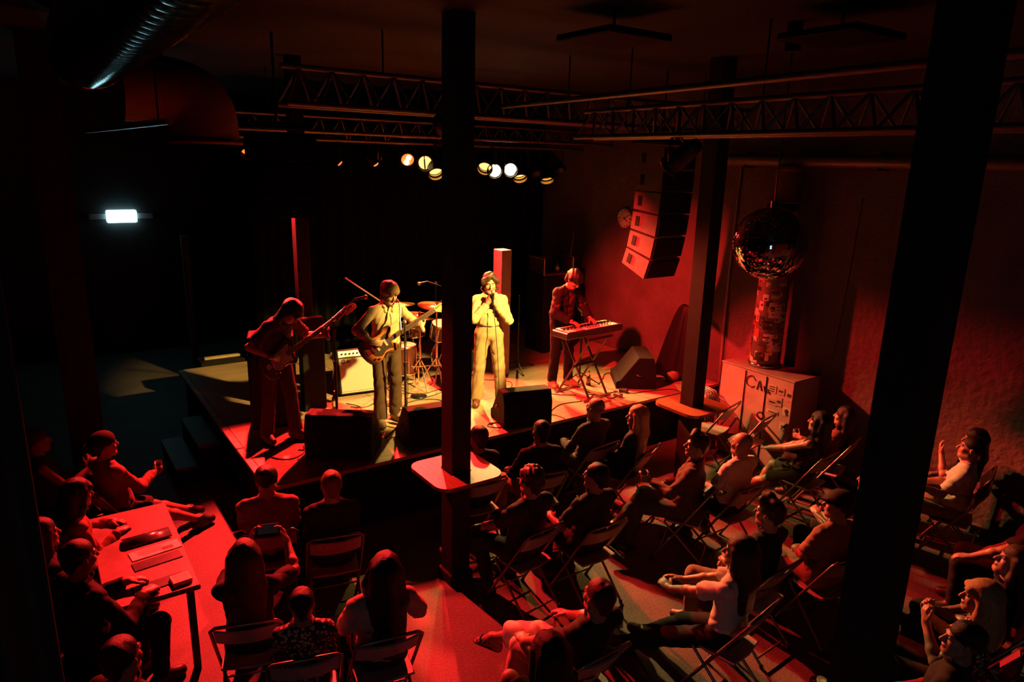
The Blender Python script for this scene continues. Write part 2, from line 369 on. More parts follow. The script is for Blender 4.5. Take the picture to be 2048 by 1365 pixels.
LAP = dict(L=((-.05, .27, .64), (.75, .6, -.25), (-.3, .3, .9)), R=((.05, .25, .62), (-.75, .6, -.2), (.3, .3, .9)))
THIGH = dict(L=((-.15, .27, .645), (.1, 1, -.15), (0, .1, 1)), R=((.15, .27, .645), (-.1, 1, -.15), (0, .1, 1)))
def person(label, at, face, group='people in the audience', sit=True, lean=9, twist=0, bend=0, hands=LAP, curl=32, feet=None, knees=None, head=(0, 0, 0),
           shirt=('dark', (.03, .03, .033)), sleeve='short', pants=('black', (.02, .02, .022)), leg='long', shoe=(.03, .025, .02), hair=('short', 'brown'),
           h=.0072, size=1.0, elbow=None, build=1.0, fold=.0075, cap=None, flare=0.0, tuck=False, collar=False, hipz=None, jacket=None, bare=False, seed=0, skirt=None, sole=True):
    root = empty('person', at, math.atan2(-face[0], face[1]), label, 'person', group); root.scale = (size,) * 3
    feet = feet or (((-.13, .42, .085), (-.12, 1, 0)), ((.13, .40, .085), (.12, 1, 0)))
    if not sit and feet[0][0][1] == .42: feet = (((-.11, .02, .085), (-.25, 1, 0)), ((.11, -.02, .085), (.25, 1, 0)))
    knees = knees or (((-.12, 1, .9), (.12, 1, .9)) if sit else ((-.1, 1, 0), (.1, 1, 0)))
    P0 = A3(0, 0, hipz if hipz else (.535 if sit else .945))
    Rc = rot('z', twist) @ rot('x', lean); u = Rc[:, 2]
    R2 = rot('z', twist) @ rot('x', lean + bend); u2 = R2[:, 2]
    Wst = P0 + unit(u * .7 + A3(0, 0, .3)) * .15; C = Wst + u * .15; N = C + u2 * .205
    Rh = rot('z', twist + head[0]) @ rot('x', head[1] + lean * .3 + bend * .5) @ rot('y', head[2])
    Hn = unit(u2 + A3(0, 0, .6) + Rh[:, 1] * .25)
    H = N + Hn * .085 + Rh[:, 2] * .075 + Rh[:, 1] * .012
    hd = lambda x, y, z: H + Rh @ A3(x, y, z)
    sh = {}; el = {}; wr = {}
    for s, k in ((-1, 'L'), (1, 'R')):
        sh[k] = N + R2 @ A3(s * .168 * build, .0, -.070)
        tgt = hands[k][0]; pole = (elbow or {}).get(k, (s * .7, -.5, -.8))
        el[k], wr[k] = ik(sh[k], tgt, .285, .255, pole)
    hip = {k: P0 + A3(s * .088, 0, -.005) for s, k in ((-1, 'L'), (1, 'R'))}
    kn = {}; an = {}
    for i, k in enumerate('LR'): kn[k], an[k] = ik(hip[k], feet[i][0], .43, .425, knees[i])
    bw = build
    # ---- body: one surface from head to feet
    S = Body()
    S.ell(P0 + A3(0, 0, .01), (.150 * bw, .105 * bw, .115), k=.05).ell(Wst, (.128 * bw, .092 * bw, .13), Rc, k=.06).ell(C + Rc @ A3(0, .005, .02), (.150 * bw, .102 * bw, .16), Rc, k=.06)
    S.cone(sh['L'], sh['R'], .036, .036, k=.05)
    for k in 'LR': S.cone(N + Rh[:, 2] * .02, sh[k], .040, .034, k=.03)
    S.cone(N - u2 * .03, hd(0, -.018, -.05), .058, .052, k=.03)
    S.ell(hd(0, -.016, .032), (.074, .094, .086), Rh, k=.03).ell(hd(0, .026, -.035), (.058, .066, .082), Rh, k=.03)
    S.ell(hd(0, .066, -.098), (.024, .022, .020), Rh, k=.03)
    for s in (-1, 1):
        S.ell(hd(s * .036, .062, -.03), (.026, .024, .026), Rh, k=.02).cone(hd(s * .05, .01, -.075), hd(s * .02, .07, -.1), .018, .016, k=.03)
        S.ell(hd(s * .030, .103, .004), (.017, .015, .011), Rh, k=.012, op=-1)
        S.ell(hd(s * .076, -.008, -.012), (.010, .021, .031), Rh @ rot('z', -s * 20), k=.006)
    S.ell(hd(0, .082, .022), (.046, .013, .008), Rh, k=.016)
    S.cone(hd(0, .094, .004), hd(0, .114, -.030), .0075, .0125, k=.012).ell(hd(0, .098, -.036), (.017, .012, .009), Rh, k=.01)
    S.ell(hd(0, .090, -.0595), (.022, .012, .0065), Rh, k=.006).ell(hd(0, .088, -.071), (.019, .012, .007), Rh, k=.006)
    for s, k in ((-1, 'L'), (1, 'R')):
        S.cone(sh[k], el[k], .042 * bw, .037, k=.02); f1 = el[k] + (wr[k] - el[k]) * .3
        S.cone(el[k], f1, .038, .040, k=.02).cone(f1, wr[k], .040, .026, k=.02)
        hand(S, wr[k], hands[k][1], hands[k][2], 1 if k == 'R' else -1, hands[k][3] if len(hands[k]) > 3 else curl, *(hands[k][4:] if len(hands[k]) > 4 else ()))
        S.cone(hip[k], kn[k], .078 * bw, .052, k=.04); c1 = kn[k] + (an[k] - kn[k]) * .3
        S.cone(kn[k], c1, .050, .053, k=.03).cone(c1, an[k], .053, .036, k=.03)
        fd = unit(feet['LR'.index(k)][1]); a = an[k]
        up = unit(np.cross(np.cross(fd, A3(0, 0, 1)), fd))
        hl = a - up * .055 - fd * .045; toe = a - up * .065 + fd * .135
        S.cone(a, hl, .036, .032, k=.03).cone(hl, toe, .030, .022, k=.03).cone(a, a + fd * .09 - up * .045, .036, .028, k=.03)
    me = S.mesh('body', h); b = link_mesh('body', me, SKIN, root)
    # lips keep their own colour on the same surface
    me.materials.append(M_LIP); co = np.empty(len(me.vertices) * 3, np.float32); me.vertices.foreach_get('co', co); co = co.reshape(-1, 3)
    lv = (((co - hd(0, .101, -.065)) @ Rh) / np.array([.024, .014, .011])); lv = (lv ** 2).sum(1) < 1
    ls = np.empty(len(me.loops), np.int32); me.loops.foreach_get('vertex_index', ls); me.polygons.foreach_set('material_index', lv[ls[::4]].astype(np.int32))
    for s in (-1, 1):
        e = MB(); e.ball(tuple(hd(s * .030, .0775, .003)), .0120, 12, 8); eo = e.build('eye', M_EYE, root)
        i = MB(); q = hd(s * .030, .0880, .003); i.cyl(tuple(q), tuple(q + Rh[:, 1] * .0028), .0060, .0045, 10); i.build('iris', M_IRIS, eo)
    # ---- trousers, shorts or skirt
    if pants:
        S = Body(); M = cloth(pants[0], pants[1], pants[2] if len(pants) > 2 else None)
        S.ell(P0 + A3(0, 0, .015), (.166 * bw, .122 * bw, .125), k=.05)
        S.ell(P0 + A3(0, 0, .10 if not sit else .06), (.150 * bw, .112 * bw, .07), k=.05)
        for i, k in enumerate('LR'):
            if leg == 'skirt': S.cone(hip[k], kn[k], .105, .125, k=.12); S.cone(kn[k], kn[k] * .5 + an[k] * .5, .12, .13, k=.1); continue
            S.cone(hip[k], kn[k] if leg != 'short' else hip[k] + (kn[k] - hip[k]) * .88, .094 * bw, .074 + (.022 if leg == 'short' else 0), k=.05)
            if leg == 'short':
                q = hip[k] + (kn[k] - hip[k]) * .86; S.cut(q, unit(kn[k] - hip[k]), .13)
            if leg in ('long', 'crop'):
                e = kn[k] + (an[k] - kn[k]) * (1.02 if leg == 'long' else .62); S.cone(kn[k], e, .070, .055 + flare, k=.02)
                q = kn[k] + (an[k] - kn[k]) * (1.0 if leg == 'long' else .6); S.cut(q, unit(an[k] - kn[k]), .12)
        link_mesh('skirt' if leg == 'skirt' else 'shorts' if leg == 'short' else 'trousers', S.mesh('trousers', h, fold * .5, 54, seed + 5, .7), M, root)
    # ---- shirt
    def top(nm, M, infl, slv, hem, fold_, sd, openf=False):
        S = Body()
        S.ell(C + Rc @ A3(0, .006, .015), (.172 * bw + infl, .126 * bw + infl, .168), Rc, k=.06).ell(Wst, (.158 * bw + infl, .124 * bw + infl, .14), Rc, k=.07)
        S.cone(sh['L'], sh['R'], .052 + infl, .052 + infl, k=.06)
        if not tuck or openf: S.ell(P0 + A3(0, 0, .05), (.168 * bw + infl, .128 * bw + infl, hem), k=.07)
        for k in 'LR':
            S.cone(N + Rh[:, 2] * .0, sh[k], .050, .050 + infl, k=.05)
            if slv == 'none': continue
            if slv == 'short':
                q = sh[k] + (el[k] - sh[k]) * .78; S.cone(sh[k], q + (el[k] - sh[k]) * .1, .056 * bw + infl, .072 + infl, k=.02); S.cut(q, unit(el[k] - sh[k]), .11)
            else:
                S.cone(sh[k], el[k], .054 * bw + infl, .050 + infl, k=.025); fr = .92 if slv == 'long' else .45
                e = el[k] + (wr[k] - el[k]) * (fr + .06); S.cone(el[k], e, .052 + infl, .042 + infl, k=.03); S.cut(el[k] + (wr[k] - el[k]) * fr, unit(wr[k] - el[k]), .07)
                if slv == 'rolled': S.cone(el[k] + (wr[k] - el[k]) * .30, el[k] + (wr[k] - el[k]) * .44, .055 + infl, .055 + infl, k=.01)
        if slv == 'none':
            for s, k in ((-1, 'L'), (1, 'R')): S.ell(sh[k] + R2 @ A3(s * .035, 0, .01), (.05, .09, .10), R2, k=.012, op=-1)
        nk = N + u2 * .055 + Rh[:, 1] * .018
        S.ell(nk, (.074, .080, .070), R2, k=.006, op=-1)
        if not openf and not collar and slv != 'none': S.tor(N + u2 * .018 + Rh[:, 1] * .018, R2, .070, .009, 1.0, k=.006)
        if openf: S.ell(C + Rc @ A3(0, .14, .0), (.055, .10, .32), Rc, k=.015, op=-1)
        if collar and not openf:
            for s in (-1, 1): S.cone(N + R2 @ A3(s * .05, -.045, .045), N + R2 @ A3(s * .055, .055, .005), .014, .012, k=.015); S.cone(N + R2 @ A3(s * .055, .055, .005), N + R2 @ A3(s * .04, .085, -.05), .013, .011, k=.015)
            S.cone(N + R2 @ A3(-.05, -.045, .045), N + R2 @ A3(.05, -.045, .045), .014, .014, k=.015)
        return link_mesh(nm, S.mesh(nm, h, fold_ * .68, 62, sd, 1.0), M, root)
    if shirt: top('shirt', cloth(shirt[0], shirt[1], shirt[2] if len(shirt) > 2 else None), 0 if not jacket else -.004, sleeve if not jacket else 'short', .12, fold, seed)
    if jacket: top('jacket', cloth(jacket[0], jacket[1]), .014, 'long', .15, fold, seed + 3, True)
    if tuck:
        bt = Body(); bt.tor(P0 + A3(0, 0, .125), np.eye(3), .117 * bw, .010, 1.27, k=.01); link_mesh('belt', bt.mesh('belt', .008), mat('belt_leather', (.03, .015, .01), .4), root)
    # ---- shoes
    if shoe is not None:
        for i, k in enumerate('LR'):
            S = Body(); fd = unit(feet[i][1]); a = an[k]; up = unit(np.cross(np.cross(fd, A3(0, 0, 1)), fd))
            hl = a - up * .045 - fd * .045; toe = a - up * .050 + fd * .145
            if not bare:
                S.cone(hl, toe, .045, .040, k=.03).cone(a + up * .03, hl + fd * .02, .046, .045, k=.03).cone(a + fd * .02, a + fd * .11 - up * .045, .045, .04, k=.03)
                S.cut(a - up * .078, -up, .24); S.cut(a + up * .045, up, .06)
            else:
                S.cone(hl - up * .027, toe - up * .022, .032, .030, k=.02); S.cut(a - up * .094, -up, .2); S.cut(a - up * .068, up, .2)
                for t in (.0, .055, .1): S.cone(a + fd * t - up * (.02 + t * .3) + np.cross(fd, up) * .04, a + fd * t - up * (.02 + t * .3) - np.cross(fd, up) * .04, .012, .012, k=.01); S.ell(a + fd * t - up * (.01 + t * .3), (.03, .012, .035), np.stack([np.cross(fd, up), fd, up], 1), k=.01)
            me = S.mesh('shoe', max(h, .007)); so = link_mesh('shoe', me, mat('shoe_%d_%d' % (int(shoe[0] * 99), int(shoe[2] * 99)), shoe, .5), root)
            if sole:
                q = MB(); r_ = np.cross(fd, up)
                if not bare:
                    ol = [(.042 * math.cos(t) * (1 if math.sin(t) < 0 else 1.0), .115 * math.sin(t) + .05) for t in np.linspace(0, 2 * math.pi, 20, endpoint=False)]
                    q.prism(ol, -.012, .012, ch=.004); q.build('sole', M_SOLE, so, mtx(r_, fd, up, a - up * .074))
    # ---- hair
    st, hc = hair; HM = HAIR[hc]
    if st != 'bald':
        S = Body(); nz, ns, kk = .004, 60, .03
        if st == 'short': S.ell(hd(0, -.022, .042), (.084, .103, .090), Rh).cone(hd(0, -.07, -.02), hd(0, -.06, -.06), .045, .035)
        elif st == 'buzz': S.ell(hd(0, -.018, .036), (.078, .098, .088), Rh); nz = .0015
        elif st == 'curly': S.ell(hd(0, -.015, .052), (.098, .112, .098), Rh).cone(hd(0, -.07, -.0), hd(0, -.07, -.06), .055, .04); nz, ns = .012, 95
        elif st == 'quiff': S.ell(hd(0, -.022, .042), (.083, .102, .090), Rh).cone(hd(-.03, .06, .10), hd(.04, .03, .115), .034, .04, k=.03).cone(hd(0, -.07, -.02), hd(0, -.06, -.05), .045, .035); nz, ns = .0045, 80
        elif st == 'mop':
            S.ell(hd(0, -.012, .05), (.100, .118, .094), Rh)
            for s in (-1, 1): S.cone(hd(s * .075, .0, .03), hd(s * .078, -.02, -.06), .030, .022)
            S.cone(hd(0, -.085, .01), hd(0, -.075, -.09), .06, .045).cone(hd(-.04, .085, .055), hd(.045, .085, .05), .026, .024); nz, ns = .006, 70
        elif st == 'wavy':
            S.ell(hd(0, -.03, .045), (.088, .104, .090), Rh)
            for s in (-1, 1): S.cone(hd(s * .02, .07, .098), hd(s * .080, .045, .035), .022, .030, k=.02); S.cone(hd(s * .082, .03, .04), hd(s * .092, -.005, -.075), .034, .026, k=.02); S.cone(hd(s * .05, -.08, .0), hd(s * .055, -.07, -.12), .045, .03)
            nz, ns = .0065, 85
        elif st in ('long', 'bun', 'vlong', 'fringe'):
            S.ell(hd(0, -.018, .045), (.090, .110, .094), Rh)
            if st == 'bun': S.ell(hd(.0, -.09, .10), (.058, .058, .055), Rh, k=.02)
            else:
                L = .62 if st == 'vlong' else .42 if st == 'long' else .30; dn = -u2 * .75 + A3(0, 0, -.25)
                for x in (-.07, -.035, 0, .035, .07): 
                    a = hd(x, -.055 - .03 * (1 - abs(x) / .07), .02); md = a + dn * .2 + Rc @ A3(x * .25, -.035, 0); en = a + dn * L + Rc @ A3(x * .35, -.055, 0)
                    S.cone(a, md, .045, .046, k=.04).cone(md, en, .046, .026, k=.04)
                for s in (-1, 1): S.cone(hd(s * .078, .02, .03), hd(s * .088, -.0, -.10), .024, .03, k=.03); S.cone(hd(s * .088, -.0, -.10), hd(s * .085, -.02, -.10) + dn * L * .45, .03, .022, k=.03)
                if st == 'fringe': S.cone(hd(-.045, .08, .05), hd(.045, .08, .05), .022, .022)
        cutc = (.0, .125, -.052) if st != 'mop' else (.005, .135, -.06)
        S.ell(hd(*cutc), (.070, .075, .098), Rh, k=.012, op=-1)
        if st in ('short', 'quiff', 'buzz', 'curly', 'mop', 'wavy'):
            for s in (-1, 1): S.ell(hd(s * .085, .02, -.045), (.035, .05, .05), Rh, k=.01, op=-1)
        link_mesh('hair', S.mesh('hair', h, nz, ns, seed + 9, .35), HM, root)
    else:
        pass
    bm_ = MB()
    for s in (-1, 1): bm_.tube([tuple(hd(s * .014, .094, .017)), tuple(hd(s * .030, .095, .022)), tuple(hd(s * .048, .082, .017))], .0032, 6, 3)
    bm_.build('eyebrows', HM, root)
    if cap:
        S = Body(); S.ell(hd(0, -.012, .045), (.092, .110, .095), Rh); S.cut(hd(0, 0, .022), -Rh[:, 2], .2)
        sgn = -1 if cap == 'back' else 1
        if cap != 'beanie':
            for x in (-.05, 0, .05): S.cone(hd(x, sgn * .085, .034), hd(x * .8, sgn * (.165 - abs(x) * .3), .030), .009, .006, k=.05)
        link_mesh('cap', S.mesh('cap', .006), cloth('cap', (.02, .022, .018)), root)
    root['wr'] = 0; del root['wr']
    return root, dict(N=N, H=H, Rh=Rh, wr=wr, el=el, kn=kn, an=an, M=root)
# ------------------------------------------------------------------ the room
def brick_mat(name, col):
    M = mat(name, col, .72, var=.25, nscale=1.6, spec=.3); nt = M.node_tree; b = nt.nodes['Principled BSDF']
    tc = nt.nodes.new('ShaderNodeTexCoord'); mp = nt.nodes.new('ShaderNodeMapping'); mp.inputs['Rotation'].default_value = (math.pi / 2, 0, math.pi / 2)
    sep = nt.nodes.new('ShaderNodeSeparateXYZ'); com = nt.nodes.new('ShaderNodeCombineXYZ')
    nt.links.new(tc.outputs['Object'], sep.inputs[0]); nt.links.new(sep.outputs['Y'], com.inputs['X']); nt.links.new(sep.outputs['Z'], com.inputs['Y'])
    br = nt.nodes.new('ShaderNodeTexBrick'); br.inputs['Scale'].default_value = 4.2; br.inputs['Mortar Size'].default_value = .012; br.inputs['Mortar Smooth'].default_value = .4
    nt.links.new(com.outputs[0], br.inputs['Vector'])
    n = nt.nodes.new('ShaderNodeTexNoise'); n.inputs['Scale'].default_value = 14; n.inputs['Detail'].default_value = 6; nt.links.new(tc.outputs['Object'], n.inputs['Vector'])
    b1 = nt.nodes.new('ShaderNodeBump'); b1.inputs['Strength'].default_value = .45; b1.inputs['Distance'].default_value = .012; b1.invert = True
    nt.links.new(br.outputs['Fac'], b1.inputs['Height'])
    b2 = nt.nodes.new('ShaderNodeBump'); b2.inputs['Strength'].default_value = .95; b2.inputs['Distance'].default_value = .02
    nt.links.new(n.outputs['Fac'], b2.inputs['Height']); nt.links.new(b1.outputs[0], b2.inputs['Normal']); nt.links.new(b2.outputs[0], b.inputs['Normal'])
    return M
M_WALL = brick_mat('painted_brick', (.22, .17, .16))
M_DARKWALL = mat('dark_wall', (.05, .048, .05), .8, bump=.2, bscale=20)
M_CEIL = mat('ceiling_paint', (.016, .014, .014), .8, var=.4, nscale=3, bump=.3, bscale=12)
def floor_mat():
    M = mat('concrete_floor', (.20, .18, .165), .62, var=.22, nscale=2.2, bump=.15, bscale=120, spec=.35); nt = M.node_tree; b = nt.nodes['Principled BSDF']
    src = b.inputs['Base Color'].links[0].from_socket
    v = nt.nodes.new('ShaderNodeTexNoise'); v.inputs['Scale'].default_value = 65; v.inputs['Detail'].default_value = 3
    tc = nt.nodes.new('ShaderNodeTexCoord'); nt.links.new(tc.outputs['Object'], v.inputs['Vector'])
    r = nt.nodes.new('ShaderNodeValToRGB'); r.color_ramp.elements[0].position = .38; r.color_ramp.elements[1].position = .6
    r.color_ramp.elements[0].color = (.55, .55, .55, 1); r.color_ramp.elements[1].color = (1.15, 1.12, 1.1, 1); nt.links.new(v.outputs['Fac'], r.inputs['Fac'])
    mx = nt.nodes.new('ShaderNodeMix'); mx.data_type = 'RGBA'; mx.blend_type = 'MULTIPLY'; mx.inputs['Factor'].default_value = .8
    nt.links.new(src, mx.inputs['A']); nt.links.new(r.outputs['Color'], mx.inputs['B']); nt.links.new(mx.outputs['Result'], b.inputs['Base Color'])
    return M
M_FLOOR = floor_mat()
M_STAGE = mat('stage_boards', (.62, .47, .33), .42, var=.22, nscale=2.5, wood=(1.2, 9, 1), bump=.06, bscale=14, spec=.4)
M_EDGE = mat('stage_edge', (.50, .38, .28), .5, var=.2)
b = MB(); b.box((2.9, 6, -.1), (11.0, 18.6, .2)); struct('floor', b, M_FLOOR)
b = MB(); b.box((2.9, 6, 4.95), (11.0, 18.6, .1)); struct('ceiling', b, M_CEIL)
b = MB(); b.box((8.25, 6, 2.45), (.2, 18.6, 4.9)); struct('wall_right', b, M_WALL)
b = MB(); b.box((-2.4, 6, 2.45), (.2, 18.6, 4.9)); struct('wall_left', b, M_DARKWALL)
b = MB(); b.box((2.9, 15.1, 2.45), (10.6, .2, 4.9)); struct('wall_back', b, M_DARKWALL)
b = MB(); b.box((2.9, -3.1, 2.45), (10.6, .2, 4.9)); struct('wall_rear', b, M_DARKWALL)
b = MB(); b.box((8.125, 2.2, .05), (.05, 4.6, .10)); struct('baseboard_right', b, mat('skirting', (.34, .28, .26), .5))
# stage
SZ = .72; SX0, SX1, SY0, SY1 = 1.62, 8.13, 6.30, 10.8
b = MB(); b.box(((SX0 + SX1) / 2 + .03, (SY0 + SY1) / 2 + .03, SZ / 2 - .02), (SX1 - SX0 - .08, SY1 - SY0 - .08, SZ - .04)); st = struct('stage', b, M_BLACK)
b = MB()
for i in range(7):
    for j in range(4):
        x0 = SX0 + .06 + i * .923; y0 = SY0 + .005 + j * 1.124
        b.box((x0 + .461, y0 + .561, SZ - .02), (.919, 1.120, .04), ch=.003)
b.build('stage_deck', M_STAGE, st)
b = MB()
for j in range(4): b.box((SX0 + .02, SY0 + .56 + j * 1.124, SZ - .02), (.075, 1.10, .04), ch=.004)
b.build('stage_edge', M_EDGE, st)
# pillars
def pillar(x, y, z1=4.9, w_=.19, base=True, m_=None):
    b = MB(); b.box((x, y, z1 / 2), (w_, w_, z1)); o = struct('pillar', b, m_ or M_PILLAR)
    if base: q = MB(); q.box((x, y, .05), (w_ + .05, w_ + .05, .10), ch=.006); q.build('pillar_base', M_PILLAR, o)
    return o
M_PILLAR = mat('pillar_paint', (.04, .034, .03), .65, bump=.1, spec=.12)
pillar(2.95, 5.05); pillar(6.20, 5.16); pillar(2.97, 1.34); pillar(.30, 8.6, w_=.32)
b = MB(); b.box((2.74, 8.42, 2.8), (.16, .16, 4.2), ch=.01); struct('pillar', b, M_DARKWOOD)
b = MB(); b.box((5.60, 8.30, 1.65), (.17, .22, 1.86), ch=.006)  # pillar ends where the truss shadow falls; shade edge built into the shape
thing('cut_pillar', b, mat('cut_pillar_paint', (.42, .34, .32), .6, bump=.1), 'pillar on the stage behind the singer, ending where shade hides its upper part', 'post')
# black cloth behind the stage and in the near left corner
def drape(name, x0, x1, y, z0, z1, label, amp=.05, n=160, axis='x', M=M_DRAPE, per=.16):
    b = MB(); vs = []; fs = []
    for i in range(n + 1):
        x = x0 + (x1 - x0) * i / n; o = amp * math.sin(x / per * 2 * math.pi) + amp * .5 * math.sin(x / per * 3.3 + 1)
        for z, k in ((z0, 1.25), (z0 + (z1 - z0) * .5, 1.0), (z1, .7)): vs.append((x, y + o * k, z) if axis == 'x' else (y + o * k, x, z))
    for i in range(n):
        for j in range(2): fs.append((i * 3 + j, i * 3 + 3 + j, i * 3 + 4 + j, i * 3 + 1 + j))
    b.add(vs, fs, True); o = thing(name, b, M, label, 'curtain')
    md = o.modifiers.new('thick', 'SOLIDIFY'); md.thickness = .012; return o
drape('curtain', 2.75, 8.05, 10.62, SZ + .01, 4.6, 'long black pleated curtain across the back of the stage')
drape('curtain', -1.9, -.10, 3.25, .02, 4.6, 'dark pleated curtain hanging at the near left edge', per=.22, M=mat('near_drape', (.05, .06, .06), .8, bump=.2))
b = MB(); b.box((2.35, 11.25, .35), (.75, .35, .70), ch=.01); thing('riser', b, M_BLACK, 'low black riser behind the left end of the stage', 'riser')
b = MB(); b.box((2.33, 11.24, .722), (.55, .07, .04), Matrix.Identity(4), .006); o = thing('batten', b, mat('pale_wood', (.6, .5, .32), .5), 'pale wooden batten lying on the riser behind the bassist', 'batten')
# steps up to the stage from the left
t = empty('stage_steps', (1.37, 8.85, 0), 0, 'dark two step stair against the left side of the stage', 'steps')
M_TREAD = mat('tread', (.11, .11, .12), .5, bump=.2)
for i, (x, z) in enumerate(((-.13, .24), (.125, .48))):
    b = MB(); b.box((x - .0, 0, z - .02), (.25, 1.06, .04), ch=.004); b.build('tread', M_TREAD, t)
    b = MB(); b.box((x + .0, 0, (z - .05) / 2 + .002), (.23, 1.02, z - .05)); b.build('riser_box', M_BLACK, t)
# ------------------------------------------------------------------ ceiling: ducts, pipes, panels, trusses
M_DUCT = mat('duct_steel', (.40, .41, .42), .16, 1.0, bump=.05, bscale=30)
b = MB(); pr = []
for i in range(120):
    y = i * .05; pr.append((.30 + (.010 if i % 3 == 0 else 0), y))
b.lathe(pr, (.62, 1.35, 4.62), 40, (0, 1, 0)); b.lathe([(.0, 5.93), (.31, 5.93), (.31, 5.99), (.0, 6.0)], (.62, 1.35, 4.62), 40, (0, 1, 0))
thing('ventilation_duct', b, M_DUCT, 'long ribbed spiral air duct overhead at the upper left', 'duct')
t = empty('ventilation_duct', (1.60, 8.5, 4.42), 0, 'wide round air duct elbow dropping down in reddish light at upper left', 'duct')
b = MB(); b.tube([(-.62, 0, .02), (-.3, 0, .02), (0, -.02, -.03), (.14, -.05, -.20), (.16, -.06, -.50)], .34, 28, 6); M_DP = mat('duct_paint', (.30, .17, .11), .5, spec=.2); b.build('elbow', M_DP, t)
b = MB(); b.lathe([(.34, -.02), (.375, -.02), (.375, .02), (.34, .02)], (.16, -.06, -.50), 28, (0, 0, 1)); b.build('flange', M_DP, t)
b = MB(); b.cyl((-.2, 0, .2), (-.2, 0, .48), .012, n=8); b.build('hanger', M_BLACKMETAL, t)
t = empty('conduit_pipe', (0, 0, 0), 0, 'slim shiny pipe running under the ducts at upper left', 'pipe')
b = MB(); b.tube([(.72, 9.6, 4.02), (1.05, 6.3, 4.04)], .03, 12); b.build('pipe_run', M_STEEL, t)
for y in (9.2, 6.6): b = MB(); x = .72 + (9.6 - y) * .1; b.cyl((x, y, 4.03), (x, y, 4.9), .008, n=6); b.build('hanger', M_BLACKMETAL, t)
b = MB(); b.tube([(2.34, 13.6, 2.38), (2.34, 13.6, 0)], .07, 12); thing('downpipe', b, mat('grey_pipe', (.3, .32, .34), .5, spec=.2), 'vertical steel pipe catching pale light near the emergency lamp', 'pipe')
t = empty('wall_pipe', (7.98, 4.5, 3.90), 0, 'fat horizontal pipe running along the upper right wall', 'pipe')
b = MB(); b.tube([(0, 2.1, 0), (0, -4.5, 0)], .075, 16); b.build('pipe_run', mat('pipe_paint', (.30, .22, .18), .4, .3), t)
b = MB()
for y in (1.6, -.2, -2.0, -3.8): b.box((.06, y, .0), (.20, .04, .20), ch=.01)
b.build('bracket', M_BLACKMETAL, t)
b = MB(); b.tube([(8.128, 6.30, 3.80), (8.128, 6.32, 2.2), (8.128, 6.3, .74)], .022, 8); thing('conduit_pipe', b, mat('conduit', (.4, .3, .28), .4, .4), 'thin vertical conduit on the right wall beside the disco ball', 'pipe')
# flexible drop and sticker covered tube standing on the crate
pr = [(.17 + .012 * (i % 2), i * .03) for i in range(14)]
t = empty('flexible_duct', (7.92, 5.42, 3.40), 0, 'ribbed flexible duct bending down from the wall pipe', 'duct')
b = MB(); b.lathe(pr, (0, 0, 0), 24); b.build('flex_section', mat('flex', (.26, .2, .18), .5, .3), t)
t = empty('sticker_duct', (7.86, 5.40, 1.275), 0, 'round duct pasted all over with stickers rising from the crate', 'duct')
b = MB(); b.lathe([(.0, 0), (.19, 0), (.19, 2.1), (.0, 2.1)], (0, 0, 0), 32); tb = b.build('tube', mat('tube_paint', (.3, .22, .2), .5), t)
rs = random.Random(12); b = MB(); mi = []
for k in range(330):
    z = rs.uniform(.05, 2.0); a0 = rs.uniform(0, 6.283); wd = rs.uniform(.05, .13); hh = rs.uniform(.04, .12); r_ = .1912 + k * .00001; c_ = rs.choice((0, 0, 1, 2, 3, 3, 4)); n = 4
    def patch(aa, zz, w_, h_, r_, c_):
        vs = []
        for q in range(n + 1):
            an = aa + (q / n - .5) * w_ / .19; vs += [(r_ * math.cos(an), r_ * math.sin(an), zz - h_ / 2), (r_ * math.cos(an), r_ * math.sin(an), zz + h_ / 2)]
        b.add(vs, [(2 * q, 2 * q + 2, 2 * q + 3, 2 * q + 1) for q in range(n)], True); mi.extend([c_] * n)
    patch(a0, z, wd, hh, r_, c_)
    for q in range(rs.choice((1, 2, 3))): patch(a0 + rs.uniform(-.3, .3) * wd / .19, z + rs.uniform(-.3, .3) * hh, wd * rs.uniform(.2, .5), hh * rs.uniform(.12, .35), r_ + .0009, rs.choice((1, 1, 4, 2)))
so = b.build('stickers', mat('sticker_white', (1, .95, .85), .4), tb)
for nm, c in (('sticker_black', (.03, .03, .03)), ('sticker_red2', (.6, .1, .06)), ('sticker_yellow', (1, .75, .2)), ('sticker_dark', (.2, .12, .1))): so.data.materials.append(mat(nm, c, .4))
so.data.polygons.foreach_set('material_index', mi)
b = MB(); b.lathe([(.19, 0), (.205, 0), (.205, .05), (.19, .05)], (0, 0, 0), 32); b.build('collar', M_DUCT, t)
# crate
t = empty('crate', (7.83, 5.28, 0), 0, 'big box crate with stickers and scrawled letters beside the right wall', 'crate')
M_CRATE = mat('crate_board', (.60, .47, .42), .6, var=.2, nscale=3, bump=.15, bscale=30)
b = MB(); b.box((0, 0, .635), (.56, 1.10, 1.27), ch=.008); b.build('box', M_CRATE, t)
b = MB(); b.box((-.284, .16, .635), (.008, .012, 1.2)); b.box((-.284, -.16, .635), (.008, .012, 1.2)); b.build('seam', M_BLACK, t)
b = MB(); b.box((0, 0, 1.262), (.575, 1.115, .02), ch=.004); b.build('lid_edge', mat('crate_lid', (.40, .31, .28), .5), t)
M_STICK = mat('sticker', (.75, .68, .52), .5); M_INK = mat('ink', (.02, .02, .02), .6)
def yz(pts, r, nm='scrawl'):
    b = MB(); b.tube([(-.284, y, z) for y, z in pts], r, 6, 4); b.build(nm, M_INK, t)
yz([(.00, 1.14), (.06, 1.19), (.13, 1.15), (.13, 1.07), (.06, 1.04), (.01, 1.06)], .007)
